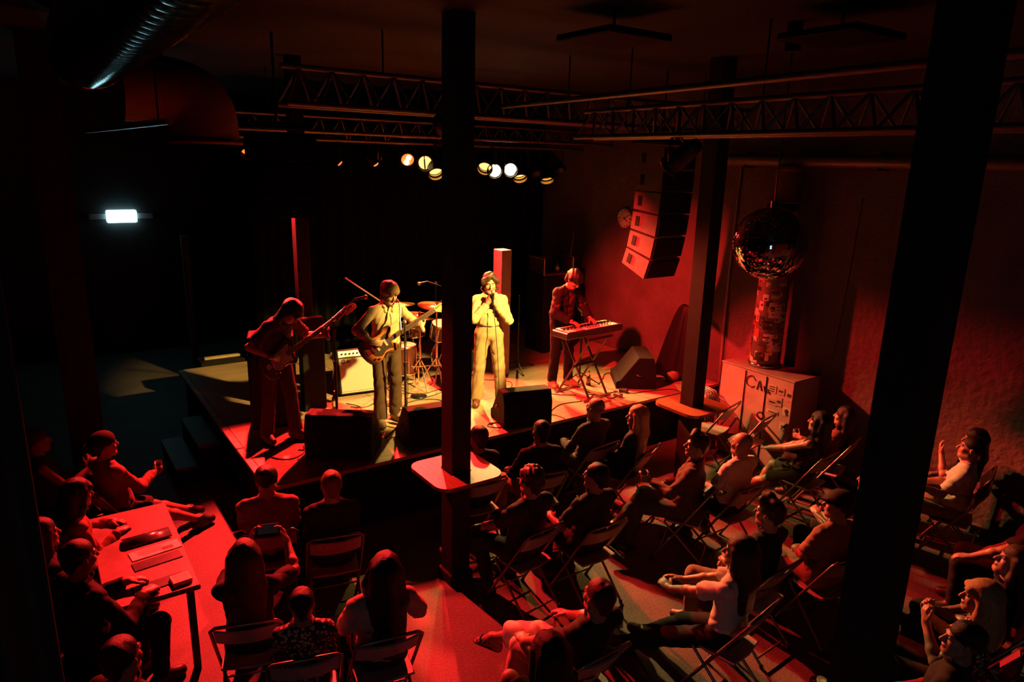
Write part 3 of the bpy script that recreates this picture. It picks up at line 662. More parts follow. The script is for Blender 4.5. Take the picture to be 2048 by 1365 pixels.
yz([(-.03, 1.03), (-.06, 1.15), (-.10, 1.03)], .007); yz([(-.04, 1.08), (-.09, 1.08)], .006)
yz([(-.13, 1.10), (-.16, 1.02), (-.19, 1.08), (-.22, 1.02)], .008)
stk = [(-.49, .86, .11, .11), (-.47, .66, .11, .11), (-.25, 1.10, .12, .10), (-.38, 1.10, .10, .09), (-.50, 1.08, .09, .16), (-.27, .93, .13, .08), (-.29, .80, .17, .05), (-.37, .96, .08, .12)]
for i, (y, z, a, c) in enumerate(stk):
    b = MB(); b.box((-.283, y, z), (.006, a, c)); s_ = b.build('sticker', M_STICK if i in (0, 1, 6, 2) else mat('sticker_red', (.55, .42, .36), .5), t)
    q = MB()
    if i == 0: q.ball((-.287, y, z + .01), .03, 10, 6, (.1, 1, 1)); q.ball((-.287, y - .01, z - .03), .022, 10, 6, (.1, 1, .8))
    elif i == 1: q.ball((-.287, y, z), .028, 10, 6, (.1, 1.2, .6)); q.ball((-.287, y - .03, z + .022), .016, 8, 6, (.1, 1, 1)); q.ball((-.287, y + .02, z - .03), .012, 8, 6, (.1, 1, 1))
    elif i == 2:
        for k in range(3): q.box((-.287, y, z + .028 - k * .028), (.003, a * .7, .012))
    else: q.box((-.287, y, z), (.003, a * .6, c * .25))
    q.build('print', M_INK, s_)
b = MB(); b.cyl((-.281, -.13, .70), (-.287, -.13, .70), .055, n=20); s_ = b.build('sticker', M_INK, t)
q = MB(); q.cyl((-.286, -.13, .70), (-.290, -.13, .70), .032, n=16); q.build('print', mat('sticker_pink', (.7, .35, .3), .5), s_)
# hung ceiling panels
for x, y, s_, lb in ((3.83, 4.25, .62, 'square black ceiling panel hung over the hall, nearer the stage'), (4.95, 3.1, .62, 'square black ceiling panel hung over the hall, above the disco ball')):
    b = MB(); b.box((0, 0, 0), (s_, s_, .05), ch=.01); p = thing('ceiling_panel', b, M_BLACK, lb, 'panel', 'hung ceiling panels', loc=(x, y, 4.72))
    q = MB(); q.cyl((0, 0, .02), (0, 0, .18), .012, n=8); q.build('hanger', M_BLACKMETAL, p)
# trusses
def truss(label, p, q, up=.30, w_=.26, step=.28, r=.024):
    p, q = Vector(p), Vector(q); d = (q - p); L = d.length; d.normalize(); sd = d.cross(Vector((0, 0, 1))); U = Vector((0, 0, up))
    t = empty('lighting_truss', tuple(p), 0, label, 'truss', 'lighting trusses')
    rails = [sd * (w_ / 2), sd * (-w_ / 2), U]
    for a in rails:
        b = MB(); b.cyl(tuple(a), tuple(a + d * L), r, n=10); b.build('chord', M_TRUSS, t)
    b = MB(); n = int(L / step)
    for i in range(n):
        a = d * (i * L / n); c = d * ((i + .5) * L / n); e = d * ((i + 1) * L / n)
        for s in rails[:2]: b.cyl(tuple(s + a), tuple(U + c), r * .5, n=6, cap=False); b.cyl(tuple(U + c), tuple(s + e), r * .5, n=6, cap=False)
        b.cyl(tuple(rails[0] + a), tuple(rails[1] + c), r * .5, n=6, cap=False); b.cyl(tuple(rails[1] + c), tuple(rails[0] + e), r * .5, n=6, cap=False)
    b.build('lacing', M_TRUSS, t)
    for f in (.15, .5, .85):
        q = MB(); q.cyl(tuple(U + d * L * f), tuple(U + d * L * f + Vector((0, 0, 4.9 - p.z - up))), .008, n=6); q.build('hanger', M_BLACKMETAL, t)
truss('wide lighting truss over the back of the stage carrying the lit lamps', (1.85, Y_TRUSS, 4.02), (8.0, Y_TRUSS, 4.02))
truss('lighting truss along the front edge of the stage', (1.9, 6.15, 4.22), (8.0, 6.15, 4.22))
truss('lighting truss running out over the audience towards the right', (4.75, 1.4, 4.06), (4.95, 5.85, 4.06), .26)
b = MB(); b.tube([(1.9, 8.9, 4.10), (8.12, 8.9, 4.10)], .026, 10); thing('lamp_bar', b, M_TRUSS, 'single steel bar in front of the back truss', 'bar')
b = MB(); b.tube([(3.55, 1.2, 4.30), (4.0, 6.0, 4.32)], .024, 10); thing('lamp_bar', b, M_TRUSS, 'single steel bar slanting across the ceiling right of the middle pillar', 'bar')
# ------------------------------------------------------------------ lamps
M_LENS = {'gold': mat('lens_gold', (.9, .6, .2), .3, emit=(1, .60, .17), estr=1.9), 'white': mat('lens_white', (.9, .9, .8), .3, emit=(1, .93, .72), estr=7),
          'red': mat('lens_red', (.9, .1, .05), .3, emit=(1, .13, .03), estr=60), 'ember': mat('lens_ember', (.9, .2, .1), .3, emit=(1, .12, .02), estr=3),
          'glow': mat('lens_glow', (.9, .2, .1), .3, emit=(1, .12, .02), estr=2.6), 'off': mat('lens_off', (.06, .05, .05), .1)}
M_BARREL = mat('barrel_lit_gold', (.62, .45, .2), .35, .6)  # golden lamp light put into the colour of the can's lining
def par(at, aim, lens, label, z_bar=None, size=1.0, group='stage lamps on the back truss'):
    t = empty('stage_lamp', at, 0, label, 'lamp', group)
    d = (Vector(aim) - Vector(at)).normalized(); a, u, v = frame(d); R = size
    b = MB(); b.lathe([(.02, -.30), (.06, -.29), (.078, -.22), (.095, -.12), (.102, -.02), (.102, .085), (.110, .088), (.110, .10), (.098, .10), (.098, -.02), (.0, -.03)], (0, 0, 0), 22, tuple(d), Matrix.Scale(R, 4)); b.build('can', M_BLACKMETAL, t)
    b = MB(); b.lathe([(.0, .0), (.05, .012), (.092, -.005), (.092, -.012), (.0, -.012)], (0, 0, 0), 22, tuple(d), Matrix.Scale(R, 4)); b.build('lens', M_LENS[lens], t)
    if lens in ('gold', 'white'):
        b = MB(); b.lathe([(.0965, .005), (.0965, .095)], (0, 0, 0), 22, tuple(d), Matrix.Scale(R, 4)); b.build('barrel', M_BARREL, t)
        b = MB(); b.lathe([(.084, .040), (.097, .040), (.097, .052), (.084, .052), (.084, .040)], (0, 0, 0), 22, tuple(d), Matrix.Scale(R, 4)); b.build('gel_frame', M_BLACKMETAL, t)
    s_ = Vector((d.y, -d.x, 0)).normalized() * .13 * R; top = Vector((0, 0, .20 if z_bar is None else z_bar - at[2]))
    b = MB(); b.tube([tuple(s_), tuple(s_ + top * .75), tuple(top), tuple(-s_ + top * .75), tuple(-s_)], .011, 8, 5); b.cyl(tuple(top - Vector((0, 0, .03))), tuple(top + Vector((0, 0, .035))), .022, n=10); b.build('yoke', M_BLACKMETAL, t)
    return t
L = [((4.99, 9.5, 3.76), (1.5, 1.5, 2.2), 'gold', 'round golden stage lamp just right of the glowing red one'),
     ((5.13, 9.45, 3.66), (4.2, 6.0, .6), 'gold', 'golden stage lamp tilted down, hard against the left of the middle pillar'),
     ((5.68, 9.5, 3.72), (3.6, 4.0, .6), 'gold', 'tilted golden stage lamp right of the middle pillar'),
     ((6.05, 9.5, 3.74), (3.6, 6.6, 1.2), 'gold', 'golden stage lamp seen edge on, above a white lamp'),
     ((6.22, 9.5, 3.66), (1.2, 1.0, 2.6), 'white', 'white stage lamp facing the hall, left one of two'),
     ((6.52, 9.5, 3.68), (1.0, .6, 2.6), 'white', 'white stage lamp facing the hall, right one of two'),
     ((6.70, 9.5, 3.62), (5.8, 7.0, .2), 'gold', 'golden stage lamp tilted steeply down beside the right white lamp'),
     ((7.25, 9.5, 3.60), (6.5, 7.6, .2), 'gold', 'rightmost golden stage lamp, tilted steeply down'),
     ((6.98, 9.5, 3.70), (7.6, 7.4, .6), 'off', 'unlit black stage lamp between the last two golden ones'),
     ((7.45, 9.5, 3.74), (8.0, 7.0, 1.0), 'off', 'unlit black stage lamp at the right end of the back truss'),
     ((5.50, 9.5, 3.74), (6.9, 4.3, .4), 'ember', 'dim red stage lamp half hidden by the middle pillar')]
for a in L: par(*a, z_bar=4.02, size=1.15)
par((2.48, 9.58, 3.86), (1.5, 4.7, 0), 'ember', 'small red stage lamp at the far left end of the back truss', 4.02, .8)
def cluster(at, aim, label, lens='red', n=2):
    t = empty('stage_lamp', at, 0, label, 'lamp', 'stage lamps on the back truss'); d = (Vector(aim) - Vector(at)).normalized(); a, u, v = frame(d)
    b = MB(); b.lathe([(.0, -.14), (.10, -.13), (.118, .02), (.126, .025), (.126, .035), (.0, .02)], (0, 0, 0), 22, tuple(d)); b.build('housing', M_BLACKMETAL, t)
    q = MB(); q.lathe([(0, .034), (.114, .030), (.114, .022), (0, .022)], (0, 0, 0), 22, tuple(d)); q.build('front_glass', M_LENS['glow' if lens == 'red' else 'off'], t)
    for i in range(n):
        c = d * .046 + Vector((d.y, -d.x, 0)).normalized() * (.016 if i else -.016) + Vector((0, 0, -.034 if i else .034))
        q = MB(); q.lathe([(.0, .010), (.036, .006), (.040, 0), (.0, 0)], tuple(c), 10, tuple(d)); q.build('led', M_LENS[lens], t)
    b = MB(); s_ = Vector((d.y, -d.x, 0)).normalized() * .12; top = Vector((0, 0, 4.02 - at[2])); b.tube([tuple(s_), tuple(s_ + top * .7), tuple(top), tuple(-s_ + top * .7), tuple(-s_)], .011, 8, 5); b.build('yoke', M_BLACKMETAL, t)
cluster((4.73, 9.55, 3.80), (2.4, 3.4, .8), 'brightly glowing red stage lamp on the back truss')
cluster((3.66, 9.55, 3.78), (6.2, 9.6, 1.6), 'red lamp with a slim lit side, leftmost under the back truss', 'ember')
cluster((4.20, 9.55, 3.78), (6.4, 9.7, 1.2), 'red lamp with slanted lit side, second from left under the back truss', 'ember')
for at, aim, zb, lb in (((4.86, 4.48, 3.84), (4.08, 7.6, 1.46), 4.06, 'black lamp on the audience truss aimed at the singer'), ((3.45, 6.02, 4.02), (7.6, 7.6, 1.2), 4.22, 'black lamp on the front truss aimed at the right wall')):
    par(at, aim, 'off', lb, zb, .9, 'front lamps aimed at the stage')
# emergency light
t = empty('emergency_light', (1.53, 14.97, 2.63), 0, 'bright white emergency light on the far back wall', 'lamp')
b = MB(); b.prism(rounded(.25, .115, .03), -.05, .05, Matrix.Rotation(math.pi / 2, 4, 'X'), .012); b.build('diffuser', mat('emergency_glow', (.9, .95, 1), .4, emit=(.42, .90, 1.0), estr=6), t)
b = MB(); b.box((0, .02, 0), (1.06, .03, .10), ch=.004); b.build('mounting_bar', mat('lamp_bar_grey', (.4, .4, .4), .5), t)
l = bpy.data.lights.new('light_emergency', 'AREA'); o = bpy.data.objects.new('light_emergency', l); COL.objects.link(o); o.location = (1.53, 14.88, 2.63)
o.rotation_euler = (math.pi / 2, 0, math.pi); l.shape = 'RECTANGLE'; l.size = .48; l.size_y = .22; l.energy = .12; l.color = (.35, .85, 1.0)
o.rotation_euler = (Vector((1.3, 3, 2.4)) - Vector(o.location)).to_track_quat('-Z', 'Y').to_euler()
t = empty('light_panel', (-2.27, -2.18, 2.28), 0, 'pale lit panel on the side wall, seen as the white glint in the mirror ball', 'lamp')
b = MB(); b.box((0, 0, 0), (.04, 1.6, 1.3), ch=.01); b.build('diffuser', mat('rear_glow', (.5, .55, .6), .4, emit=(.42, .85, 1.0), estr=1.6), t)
# ------------------------------------------------------------------ mirror ball
t = empty('mirror_ball', (5.12, 3.60, 3.19), .3, 'large mirror ball hanging over the audience', 'ball')
rs = random.Random(4); R = .30; rows = 64; b = MB()
for j in range(rows):
    th0 = math.pi * (j + .06) / rows; th1 = math.pi * (j + .94) / rows; n = max(4, int(2 * math.pi * math.sin((th0 + th1) / 2) * R / .0148))
    for i in range(n):
        p0 = 2 * math.pi * (i + .05) / n; p1 = 2 * math.pi * (i + .95) / n; pm = (p0 + p1) / 2; tm = (th0 + th1) / 2
        nn = Vector((math.sin(tm) * math.cos(pm), math.sin(tm) * math.sin(pm), math.cos(tm)))
        nj = (nn + Vector((rs.uniform(-1, 1), rs.uniform(-1, 1), rs.uniform(-1, 1))) * .012).normalized(); vs = []
        for th, ph in ((th0, p0), (th1, p0), (th1, p1), (th0, p1)):
            q = Vector((math.sin(th) * math.cos(ph), math.sin(th) * math.sin(ph), math.cos(th))) * R
            q = q + nj * (R * 1.004 - q.dot(nj)); vs.append(q)
        b.add(vs, [(0, 1, 2, 3)])
b.build('mirror_tiles', mat('mirror', (.72, .72, .72), .04, 1.0, var=.02), t)
b = MB(); b.ball((0, 0, 0), R * .994, 48, 28); b.build('core', M_BLACK, t)
b = MB(); b.cyl((0, 0, R - .01), (0, 0, R + .05), .03, n=12); b.cyl((0, 0, R + .05), (0, 0, 1.56), .006, n=6); b.cyl((0, 0, 1.5), (0, 0, 1.70), .06, n=14); b.build('hanger', M_BLACKMETAL, t)
# ------------------------------------------------------------------ loudspeakers hung either side
def array(x, y, label, n=6, M_C=None):
    t = empty('line_array', (x, y, 4.0), 0, label, 'loudspeaker', 'hung loudspeaker arrays'); z = 0.0; yy = 0.0; ang = 0
    b = MB(); b.box((0, .1, .07), (.50, .55, .05), ch=.01); b.cyl((0, .1, .07), (0, .1, .88), .012, n=6); b.build('flying_frame', M_C or M_BLACKMETAL, t)
    for i in range(n):
        M = Matrix.Translation((0, yy, z)) @ Matrix.Rotation(math.radians(ang), 4, 'X')
        out = [(-.20, .0), (.22, -.02), (.22, -.225), (-.20, -.245)]
        q = MB(); vs = [(sx * .27, y_, z_) for sx in (-1, 1) for y_, z_ in out]
        q.add(vs, [(0, 1, 2, 3), (7, 6, 5, 4), (0, 4, 5, 1), (1, 5, 6, 2), (2, 6, 7, 3), (3, 7, 4, 0)], False, M); c = q.build('cabinet', M_C or mat('array_paint', (.15, .12, .11), .45, bump=.1), t)
        g = MB(); g.box((0, -.212, -.123), (.50, .02, .22), M, .006); g.build('grille', M_C or M_GRILLE, c)
        
        for sx in (-1, 1): h_ = MB(); h_.box((sx * .272, .12, -.12), (.012, .07, .12), M, .005); h_.build('side_plate', M_C or M_BLACKMETAL, c)
        e = M @ Vector((0, 0, -.252)); z = e.z; yy = e.y; ang += (1.5, 2, 3, 5, 7, 9)[i]
array(6.42, 6.05, 'curved stack of hung loudspeakers with red lit sides, right of the stage')
array(2.05, 6.75, 'dark hung loudspeaker stack at the left front of the stage', 3, M_DRAPE)  # drape black stands in for the shade on this stack
# ------------------------------------------------------------------ things on the stage
def wedge(x, y, rz, label, w_=.62, dp=.50, hh=.44, cups=True):
    """floor monitor; local -Y is its tall back, the slanted grille looks towards +Y"""
    t = empty('floor_monitor', (x, y, SZ), rz, label, 'loudspeaker', 'floor monitors on the stage')
    out = [(-dp / 2, .0), (dp / 2, .0), (dp / 2, .10), (dp / 2 - .06, .13), (-.02, hh), (-dp / 2 + .05, hh), (-dp / 2, hh - .14)]
    b = MB(); n = len(out); vs = [(sx * w_ / 2, a, z) for sx in (-1, 1) for a, z in out]
    b.add(vs, [tuple(range(n)), tuple(range(2 * n - 1, n - 1, -1))] + [(i, n + i, n + (i + 1) % n, (i + 1) % n) for i in range(n)])
    c = b.build('cabinet', M_CARPETBLACK, t); md = c.modifiers.new('edge', 'BEVEL'); md.width = .012; md.segments = 2
    p0 = Vector((0, dp / 2 - .06, .13)); p1 = Vector((0, -.02, hh)); d = (p1 - p0).normalized(); nn = Vector((1, 0, 0)).cross(d) * 1
    g = MB(); g.box((0, 0, .004), (w_ - .05, (p1 - p0).length - .03, .012), mtx((1, 0, 0), d, nn, (p0 + p1) / 2), .004); g.build('grille', M_GRILLE, t)
    for s in (-1, 1):
        q = MB()
        for k in (-.03, .04): q.box((s * (w_ / 2 + .001), -.03 + k * 1.6, .2 + k), (.006, .075, .035), ch=.002)
        q.build('handle', M_BLACK, t)
        f = MB(); f.tube([(s * (w_ / 2 + .002), -.06, .19), (s * (w_ / 2 + .03), -.03, .205), (s * (w_ / 2 + .002), 0, .22)], .008, 6, 4); f.build('grip', mat('grip', (.2, .17, .16), .4), t)
    return t
wedge(2.58, 6.80, -.62, 'black floor monitor in front of the bassist, its back to the hall', .70, .55, .48)
wedge(3.50, 6.62, -.12, 'black floor monitor half hidden behind the middle pillar')
wedge(4.76, 6.58, -.25, 'black floor monitor at the singer\'s feet with grey side handles')
wedge(7.05, 7.00, .95, 'black floor monitor by the right wall beside the keyboard stand', .68, .56, .46)
# guitar combo leaning back
t = empty('guitar_amplifier', (3.50, 8.40, SZ), -.12, 'guitar combo amplifier with silver grille cloth leaning back', 'amplifier')
TL = Matrix.Translation((0, .0, .04)) @ Matrix.Rotation(math.radians(-17), 4, 'X')
b = MB(); b.box((0, .13, .30), (.66, .26, .60), TL, .015); b.build('cabinet', mat('amp_tolex', (.02, .02, .02), .55, bump=.4, bscale=400), t)
b = MB(); b.box((0, -.003, .255), (.62, .012, .44), TL, .004); g = b.build('grille_cloth', mat('grille_cloth', (.62, .60, .55), .55, var=.1, nscale=120, bump=.25, bscale=500), t)
b = MB(); b.box((0, .012, .535), (.62, .03, .085), TL, .004); b.build('control_panel', mat('amp_panel', (.55, .55, .53), .35, .5), t)
for i in range(11):
    b = MB(); x = -.26 + i * .052; b.cyl((x, -.004, .535), (x, -.028, .535), .013, .010, 12, M=TL); b.build('knob', M_BLACK, t)
b = MB(); b.tube([(-.28, -.013, .43), (-.26, -.013, .40), (-.27, -.013, .45), (-.235, -.013, .46), (-.25, -.013, .41), (-.22, -.013, .43), (-.20, -.013, .42), (-.19, -.013, .46), (-.185, -.013, .42), (-.16, -.013, .43)], .0045, 6, 4, M=TL); b.build('script_emblem', M_INK, g)
b = MB(); b.box((0, -.008, .025), (.63, .014, .02), TL, .003); b.build('trim', M_STEEL, t)
for s in (-1, 1): b = MB(); b.tube([(s * .34, .2, .5), (s * .345, .42, .03)], .012, 6); b.build('tilt_leg', M_CHROME, t)
t = empty('bass_amplifier', (2.20, 8.02, SZ), -.3, 'tall black bass cabinet with a head behind the bassist', 'amplifier')
b = MB(); b.box((0, 0, .45), (.52, .42, .88), ch=.015); b.build('cabinet', M_CARPETBLACK, t)
b = MB(); b.box((0, -.215, .45), (.47, .012, .82), ch=.004); b.build('grille', M_GRILLE, t)
b = MB(); b.box((0, 0, 1.0), (.50, .36, .18), ch=.012); b.build('head', M_CARPETBLACK, t)
b = MB(); b.box((2.74, 8.20, SZ + .60), (.28, .10, 1.18), Matrix.Identity(4), .006); thing('flat_panel', b, M_BLACK, 'dark upright panel beside the wooden post behind the bassist', 'panel')
# ---- microphone stands
def mic_mesh(b, p, d, L=.17):
    p = Vector(p); d = Vector(d).normalized(); b.cyl(tuple(p), tuple(p + d * (L - .05)), .011, .018, 12)
def mic(parent, p, d, nm='microphone'):
    p = Vector(p); d = Vector(d).normalized(); b = MB(); b.cyl(tuple(p), tuple(p + d * .12), .010, .017, 12); o = b.build(nm, M_BLACKMETAL, parent)
    q = MB(); c = p + d * .145; q.ball(tuple(c), .026, 12, 8); q.build('mic_head', mat('mic_mesh', (.30, .30, .30), .35, .8, bump=.5, bscale=500), o); return o
def mic_stand(x, y, label, h_=1.35, boom=None, legs=(90, 210, 330), mdir=(0, -1, -.1), L=.30, cable=None, stand_mic=True):
    t = empty('microphone_stand', (x, y, SZ), 0, label, 'stand', 'microphone stands on the stage')
    b = MB(); b.cyl((0, 0, .06), (0, 0, h_ * .62), .015, n=10); b.cyl((0, 0, h_ * .6), (0, 0, h_), .010, n=10); b.cyl((0, 0, h_ * .6), (0, 0, h_ * .64), .02, n=10); b.build('pole', M_BLACKMETAL, t)
    for a in legs:
        a = math.radians(a); q = MB(); q.tube([(0, 0, .14), (L * math.cos(a), L * math.sin(a), .012)], .009, 8); l_ = q.build('leg', M_BLACKMETAL, t)
        f = MB(); f.ball((L * math.cos(a), L * math.sin(a), .014), .014, 8, 6); f.build('rubber_foot', M_RUBBER, l_)
    if boom:
        a, e = Vector(boom[0]), Vector(boom[1]); q = MB(); q.cyl(tuple(a), tuple(e), .009, n=8); q.ball((0, 0, h_), .025, 10, 8); q.cyl(tuple(a), tuple(a + (e - a).normalized() * .10), .014, n=8); q.build('boom_arm', mat('boom_steel', (.3, .3, .3), .3, .9), t)
        tip = e
    else: tip = Vector((0, 0, h_))
    if stand_mic: mic(t, tip, mdir)
    if cable:
        q = MB(); q.tube(cable, .004, 6, 5); q.build('cable', M_RUBBER, t)
    return t
mic_stand(3.40, 6.98, 'tall microphone stand with tripod base in front of the guitarist', 1.30, ((-.06, -.02, 1.22), (.0, .13, 1.50)), (200, 320, 75), (.0, .75, .2), .33, [(.02, .1, 1.45), (.035, .03, 1.0), (.02, -.02, .5), (.03, .02, .1), (.3, .2, .005)])
mic_stand(2.70, 7.32, 'microphone stand with slanted boom between bassist and guitarist', 1.34, ((-.14, -.02, 1.26), (.27, .06, 1.53)), (20, 140, 260), (1, .1, .08), .02, [(.4, .07, 1.55), (.2, .04, 1.44), (.03, .02, 1.2), (.02, .01, .6), (.02, .03, .03)])
mic_stand(3.75, 8.35, 'drum overhead stand whose long arm rises behind the guitarist', 1.30, ((.18, 0, 1.12), (-.52, -.05, 1.62)), (30, 150, 270), (-.6, 0, .2), .35, None, False)
mic_stand(4.95, 9.1, 'drum overhead microphone stand mostly hidden by the middle pillar', 1.30, ((.2, 0, 1.2), (-.32, -.35, 1.40)), (30, 150, 270), (-1, -.1, -.12), .35)
mic_stand(5.95, 8.35, 'empty microphone stand at the back between singer and keyboardist', 1.15, None, (10, 130, 250), (0, 0, 1), .34, None, False)
mic_stand(6.40, 7.42, 'keyboardist\'s microphone stand with slanted boom behind the keyboard', 1.0, ((.10, -.10, .92), (-.20, .02, 1.27)), (60, 180, 300), (-.8, .15, .32), .30)
# ---- keyboard on its X stand
t = empty('keyboard_stand', (6.10, 6.97, SZ), .13, 'black double braced X shaped stand holding the keyboard', 'stand')
for s in (-.20, .16):
    for d in (-1, 1):
        b = MB(); b.tube([(s + d * .016, -.26 * d, .03), (s + d * .016, .26 * d, .84)], .016, 8); b.build('leg', mat('stand_leg', (.10, .09, .085), .3, .7), t)
for s in (-1, 1):
    b = MB(); b.tube([(-.30, s * .26, .022), (.26, s * .26, .022)], .016, 8); b.build('floor_bar', mat('stand_bar', (.5, .42, .32), .3, .7), t)
    b = MB(); b.tube([(-.26, s * .26, .845), (.22, s * .26, .845)], .016, 8); b.build('top_bar', M_BLACKMETAL, t)
b = MB(); b.cyl((-.24, 0, .43), (.20, 0, .43), .022, n=10); b.build('hinge', M_BLACKMETAL, t)
t = empty('keyboard', (6.10, 6.94, SZ + .865), .08, 'slim stage keyboard in front of the keyboardist with bright control panel', 'keyboard')
b = MB(); b.box((0, 0, .045), (1.06, .30, .09), ch=.012); b.build('case', mat('keyboard_case', (.035, .03, .03), .35), t)
b = MB(); b.box((0, .075, .092), (.94, .135, .012), ch=.002); b.build('white_keys', mat('ivory', (1.5, 1.4, 1.2), .3), t)
b = MB()
for i in range(52):
    if i % 7 in (0, 1, 3, 4, 5): b.box((-.46 + (i + 1) * .94 / 52, .045, .102), (.010, .08, .012))
b.build('black_keys', M_BLACK, t)
b = MB(); b.box((.14, -.075, .094), (.60, .11, .010), ch=.003); b.build('control_panel', mat('panel_silver', (1.6, 1.5, 1.35), .3), t)
b = MB(); b.box((-.34, -.075, .094), (.30, .11, .008), ch=.003); b.build('end_panel', mat('panel_grey', (.35, .30, .26), .4), t)
b = MB()
for i in range(9): b.cyl((-.1 + i * .055, -.08, .098), (-.1 + i * .055, -.08, .112), .010, .008, 10)
b.build('knobs', M_BLACK, t)
# ---- drum kit
M_BRASS = mat('cymbal_brass', (.72, .50, .18), .25, 1.0, bump=.15, bscale=80)
M_SHELL = mat('drum_shell', (.10, .03, .025), .25)
M_SKIN = mat('drum_skin', (.6, .55, .5), .5)
def cymbal(x, y, z, r, label, tilt=(0, 0), legs=True):
    t = empty('cymbal_stand', (x, y, SZ), 0, label, 'cymbal', 'cymbals of the drum kit')
    M = Matrix.Translation((0, 0, z - SZ)) @ Matrix.Rotation(tilt[0], 4, 'X') @ Matrix.Rotation(tilt[1], 4, 'Y')
    b = MB(); b.lathe([(.0, .030), (.02, .029), (.05, .018), (.055, .013), (r, -.008), (r, -.0105), (.055, .010), (.0, .012)], (0, 0, 0), 36, M=M); b.build('cymbal', M_BRASS, t)
    b = MB(); b.cyl((0, 0, .35), (0, 0, z - SZ + .05), .011, n=8); b.cyl((0, 0, .3), (0, 0, .62), .017, n=8); b.cyl((0, 0, z - SZ + .03), (0, 0, z - SZ + .06), .016, n=8); b.build('pole', M_CHROME, t)
    for k in range(3):
        a = k * 2.094 + .4; q = MB(); q.tube([(0, 0, .42), (.28 * math.cos(a), .28 * math.sin(a), .012)], .011, 8); q.build('leg', M_CHROME, t)
cymbal(4.50, 8.25, 1.87, .26, 'large golden ride cymbal beside the middle pillar', (.10, .08))
cymbal(4.28, 8.32, 1.75, .19, 'smaller cymbal under the big golden one', (.12, .1))
cymbal(4.26, 8.95, 1.80, .24, 'thin dark cymbal edge behind the guitarist\'s shoulder', (-.05, .02))
def drum(nm, at, r, hgt, label, axis=(0, 0, 1), legs=None):
    t = empty(nm, at, 0, label, 'drum', 'drums of the kit'); a = Vector(axis).normalized()
    b = MB(); b.lathe([(r * .985, 0), (r * .985, hgt)], (0, 0, 0), 32, tuple(a)); b.build('shell', M_SHELL, t)
    for z in (0, hgt):
        q = MB(); q.lathe([(r * .985, z - .014), (r * 1.03, z - .014), (r * 1.03, z + .014), (r * .985, z + .014)], (0, 0, 0), 32, tuple(a)); q.build('hoop', M_CHROME, t)
        q = MB(); q.lathe([(0, z + (.004 if z else -.004)), (r * .985, z)], (0, 0, 0), 32, tuple(a)); q.build('drum_head', M_SKIN if z else M_BLACK, t)
    q = MB(); _, u, v = frame(a)
    for k in range(8):
        c = (u * math.cos(k * .785) + v * math.sin(k * .785)) * r * 1.02; q.cyl(tuple(c + a * .02), tuple(c + a * (hgt - .02)), .006, n=6)
    q.build('lugs', M_CHROME, t)
    for l_ in legs or ():
        q = MB(); q.tube(l_, .010, 8); q.build('leg', M_CHROME, t)
    return t
drum('floor_tom', (4.12, 8.55, SZ + .20), .20, .38, 'floor tom standing behind the guitarist', legs=[[(.2 * math.cos(a), .2 * math.sin(a), .3), (.23 * math.cos(a), .23 * math.sin(a), -.195)] for a in (.3, 2.4, 4.5)])
drum('bass_drum', (4.85, 8.28, SZ + .29), .275, .42, 'bass drum mostly hidden behind the middle pillar', (.25, 1, 0), [[(-.25, .1, 0), (-.38, -.02, -.285)], [(.25, .1, 0), (.38, -.02, -.285)]])
drum('rack_tom', (4.72, 8.55, SZ + .62), .15, .22, 'small tom above the bass drum', (0, -.3, 1))
drum('snare_drum', (4.52, 9.0, SZ + .58), .175, .14, 'snare drum at the back of the kit', (0, 0, 1), [[(0, 0, -.02), (0, 0, -.35)], [(0, 0, -.3), (.2, .1, -.57)], [(0, 0, -.3), (-.2, .1, -.57)], [(0, 0, -.3), (0, -.22, -.57)]])
t = empty('boom_stand', (4.08, 7.98, SZ), 0, 'low microphone stand in front of the drums', 'stand', 'microphone stands on the stage')
b = MB(); b.tube([(0, 0, .02), (0, 0, .42)], .010, 8); b.build('pole', M_CHROME, t); b = MB(); b.tube([(-.08, .02, .43), (.52, .12, .34)], .009, 8); b.build('boom_arm', M_CHROME, t)
b = MB(); b.lathe([(0, 0), (.11, 0), (.11, .015), (.02, .03), (0, .03)], (0, 0, 0), 20); b.build('base', M_BLACKMETAL, t)
# ---- small things
def bottle(x, y, z, label, r=.033, h_=.24, col='dark', cat='bottle', group=None):
    M = {'dark': mat('bottle_dark', (.05, .03, .015), .08), 'clear': M_GLASS}[col]
    t = empty('bottle', (x, y, z), 0, label, cat, group)
    b = MB(); b.lathe([(0, 0), (r, 0), (r, h_ * .58), (r * .45, h_ * .74), (r * .38, h_ * .96), (0, h_ * .96)], (0, 0, 0), 18); b.build('glass', M, t)
    b = MB(); b.lathe([(r * 1.012, h_ * .16), (r * 1.012, h_ * .46)], (0, 0, 0), 18); b.build('bottle_label', mat('bottle_label', (.65, .6, .48), .6), t)
    b = MB(); b.lathe([(0, h_ * .95), (r * .45, h_ * .95), (r * .45, h_), (0, h_)], (0, 0, 0), 12); b.build('cap', M_STEEL, t); return t
bottle(2.96, 8.10, SZ, 'dark beer bottle on the stage floor beside the guitar amplifier')
bottle(3.42, 7.16, SZ, 'clear water bottle on the stage by the guitarist\'s stand', .034, .22, 'clear')
bottle(6.40, 7.22, SZ, 'clear bottle on the stage under the keyboard', .034, .23, 'clear')
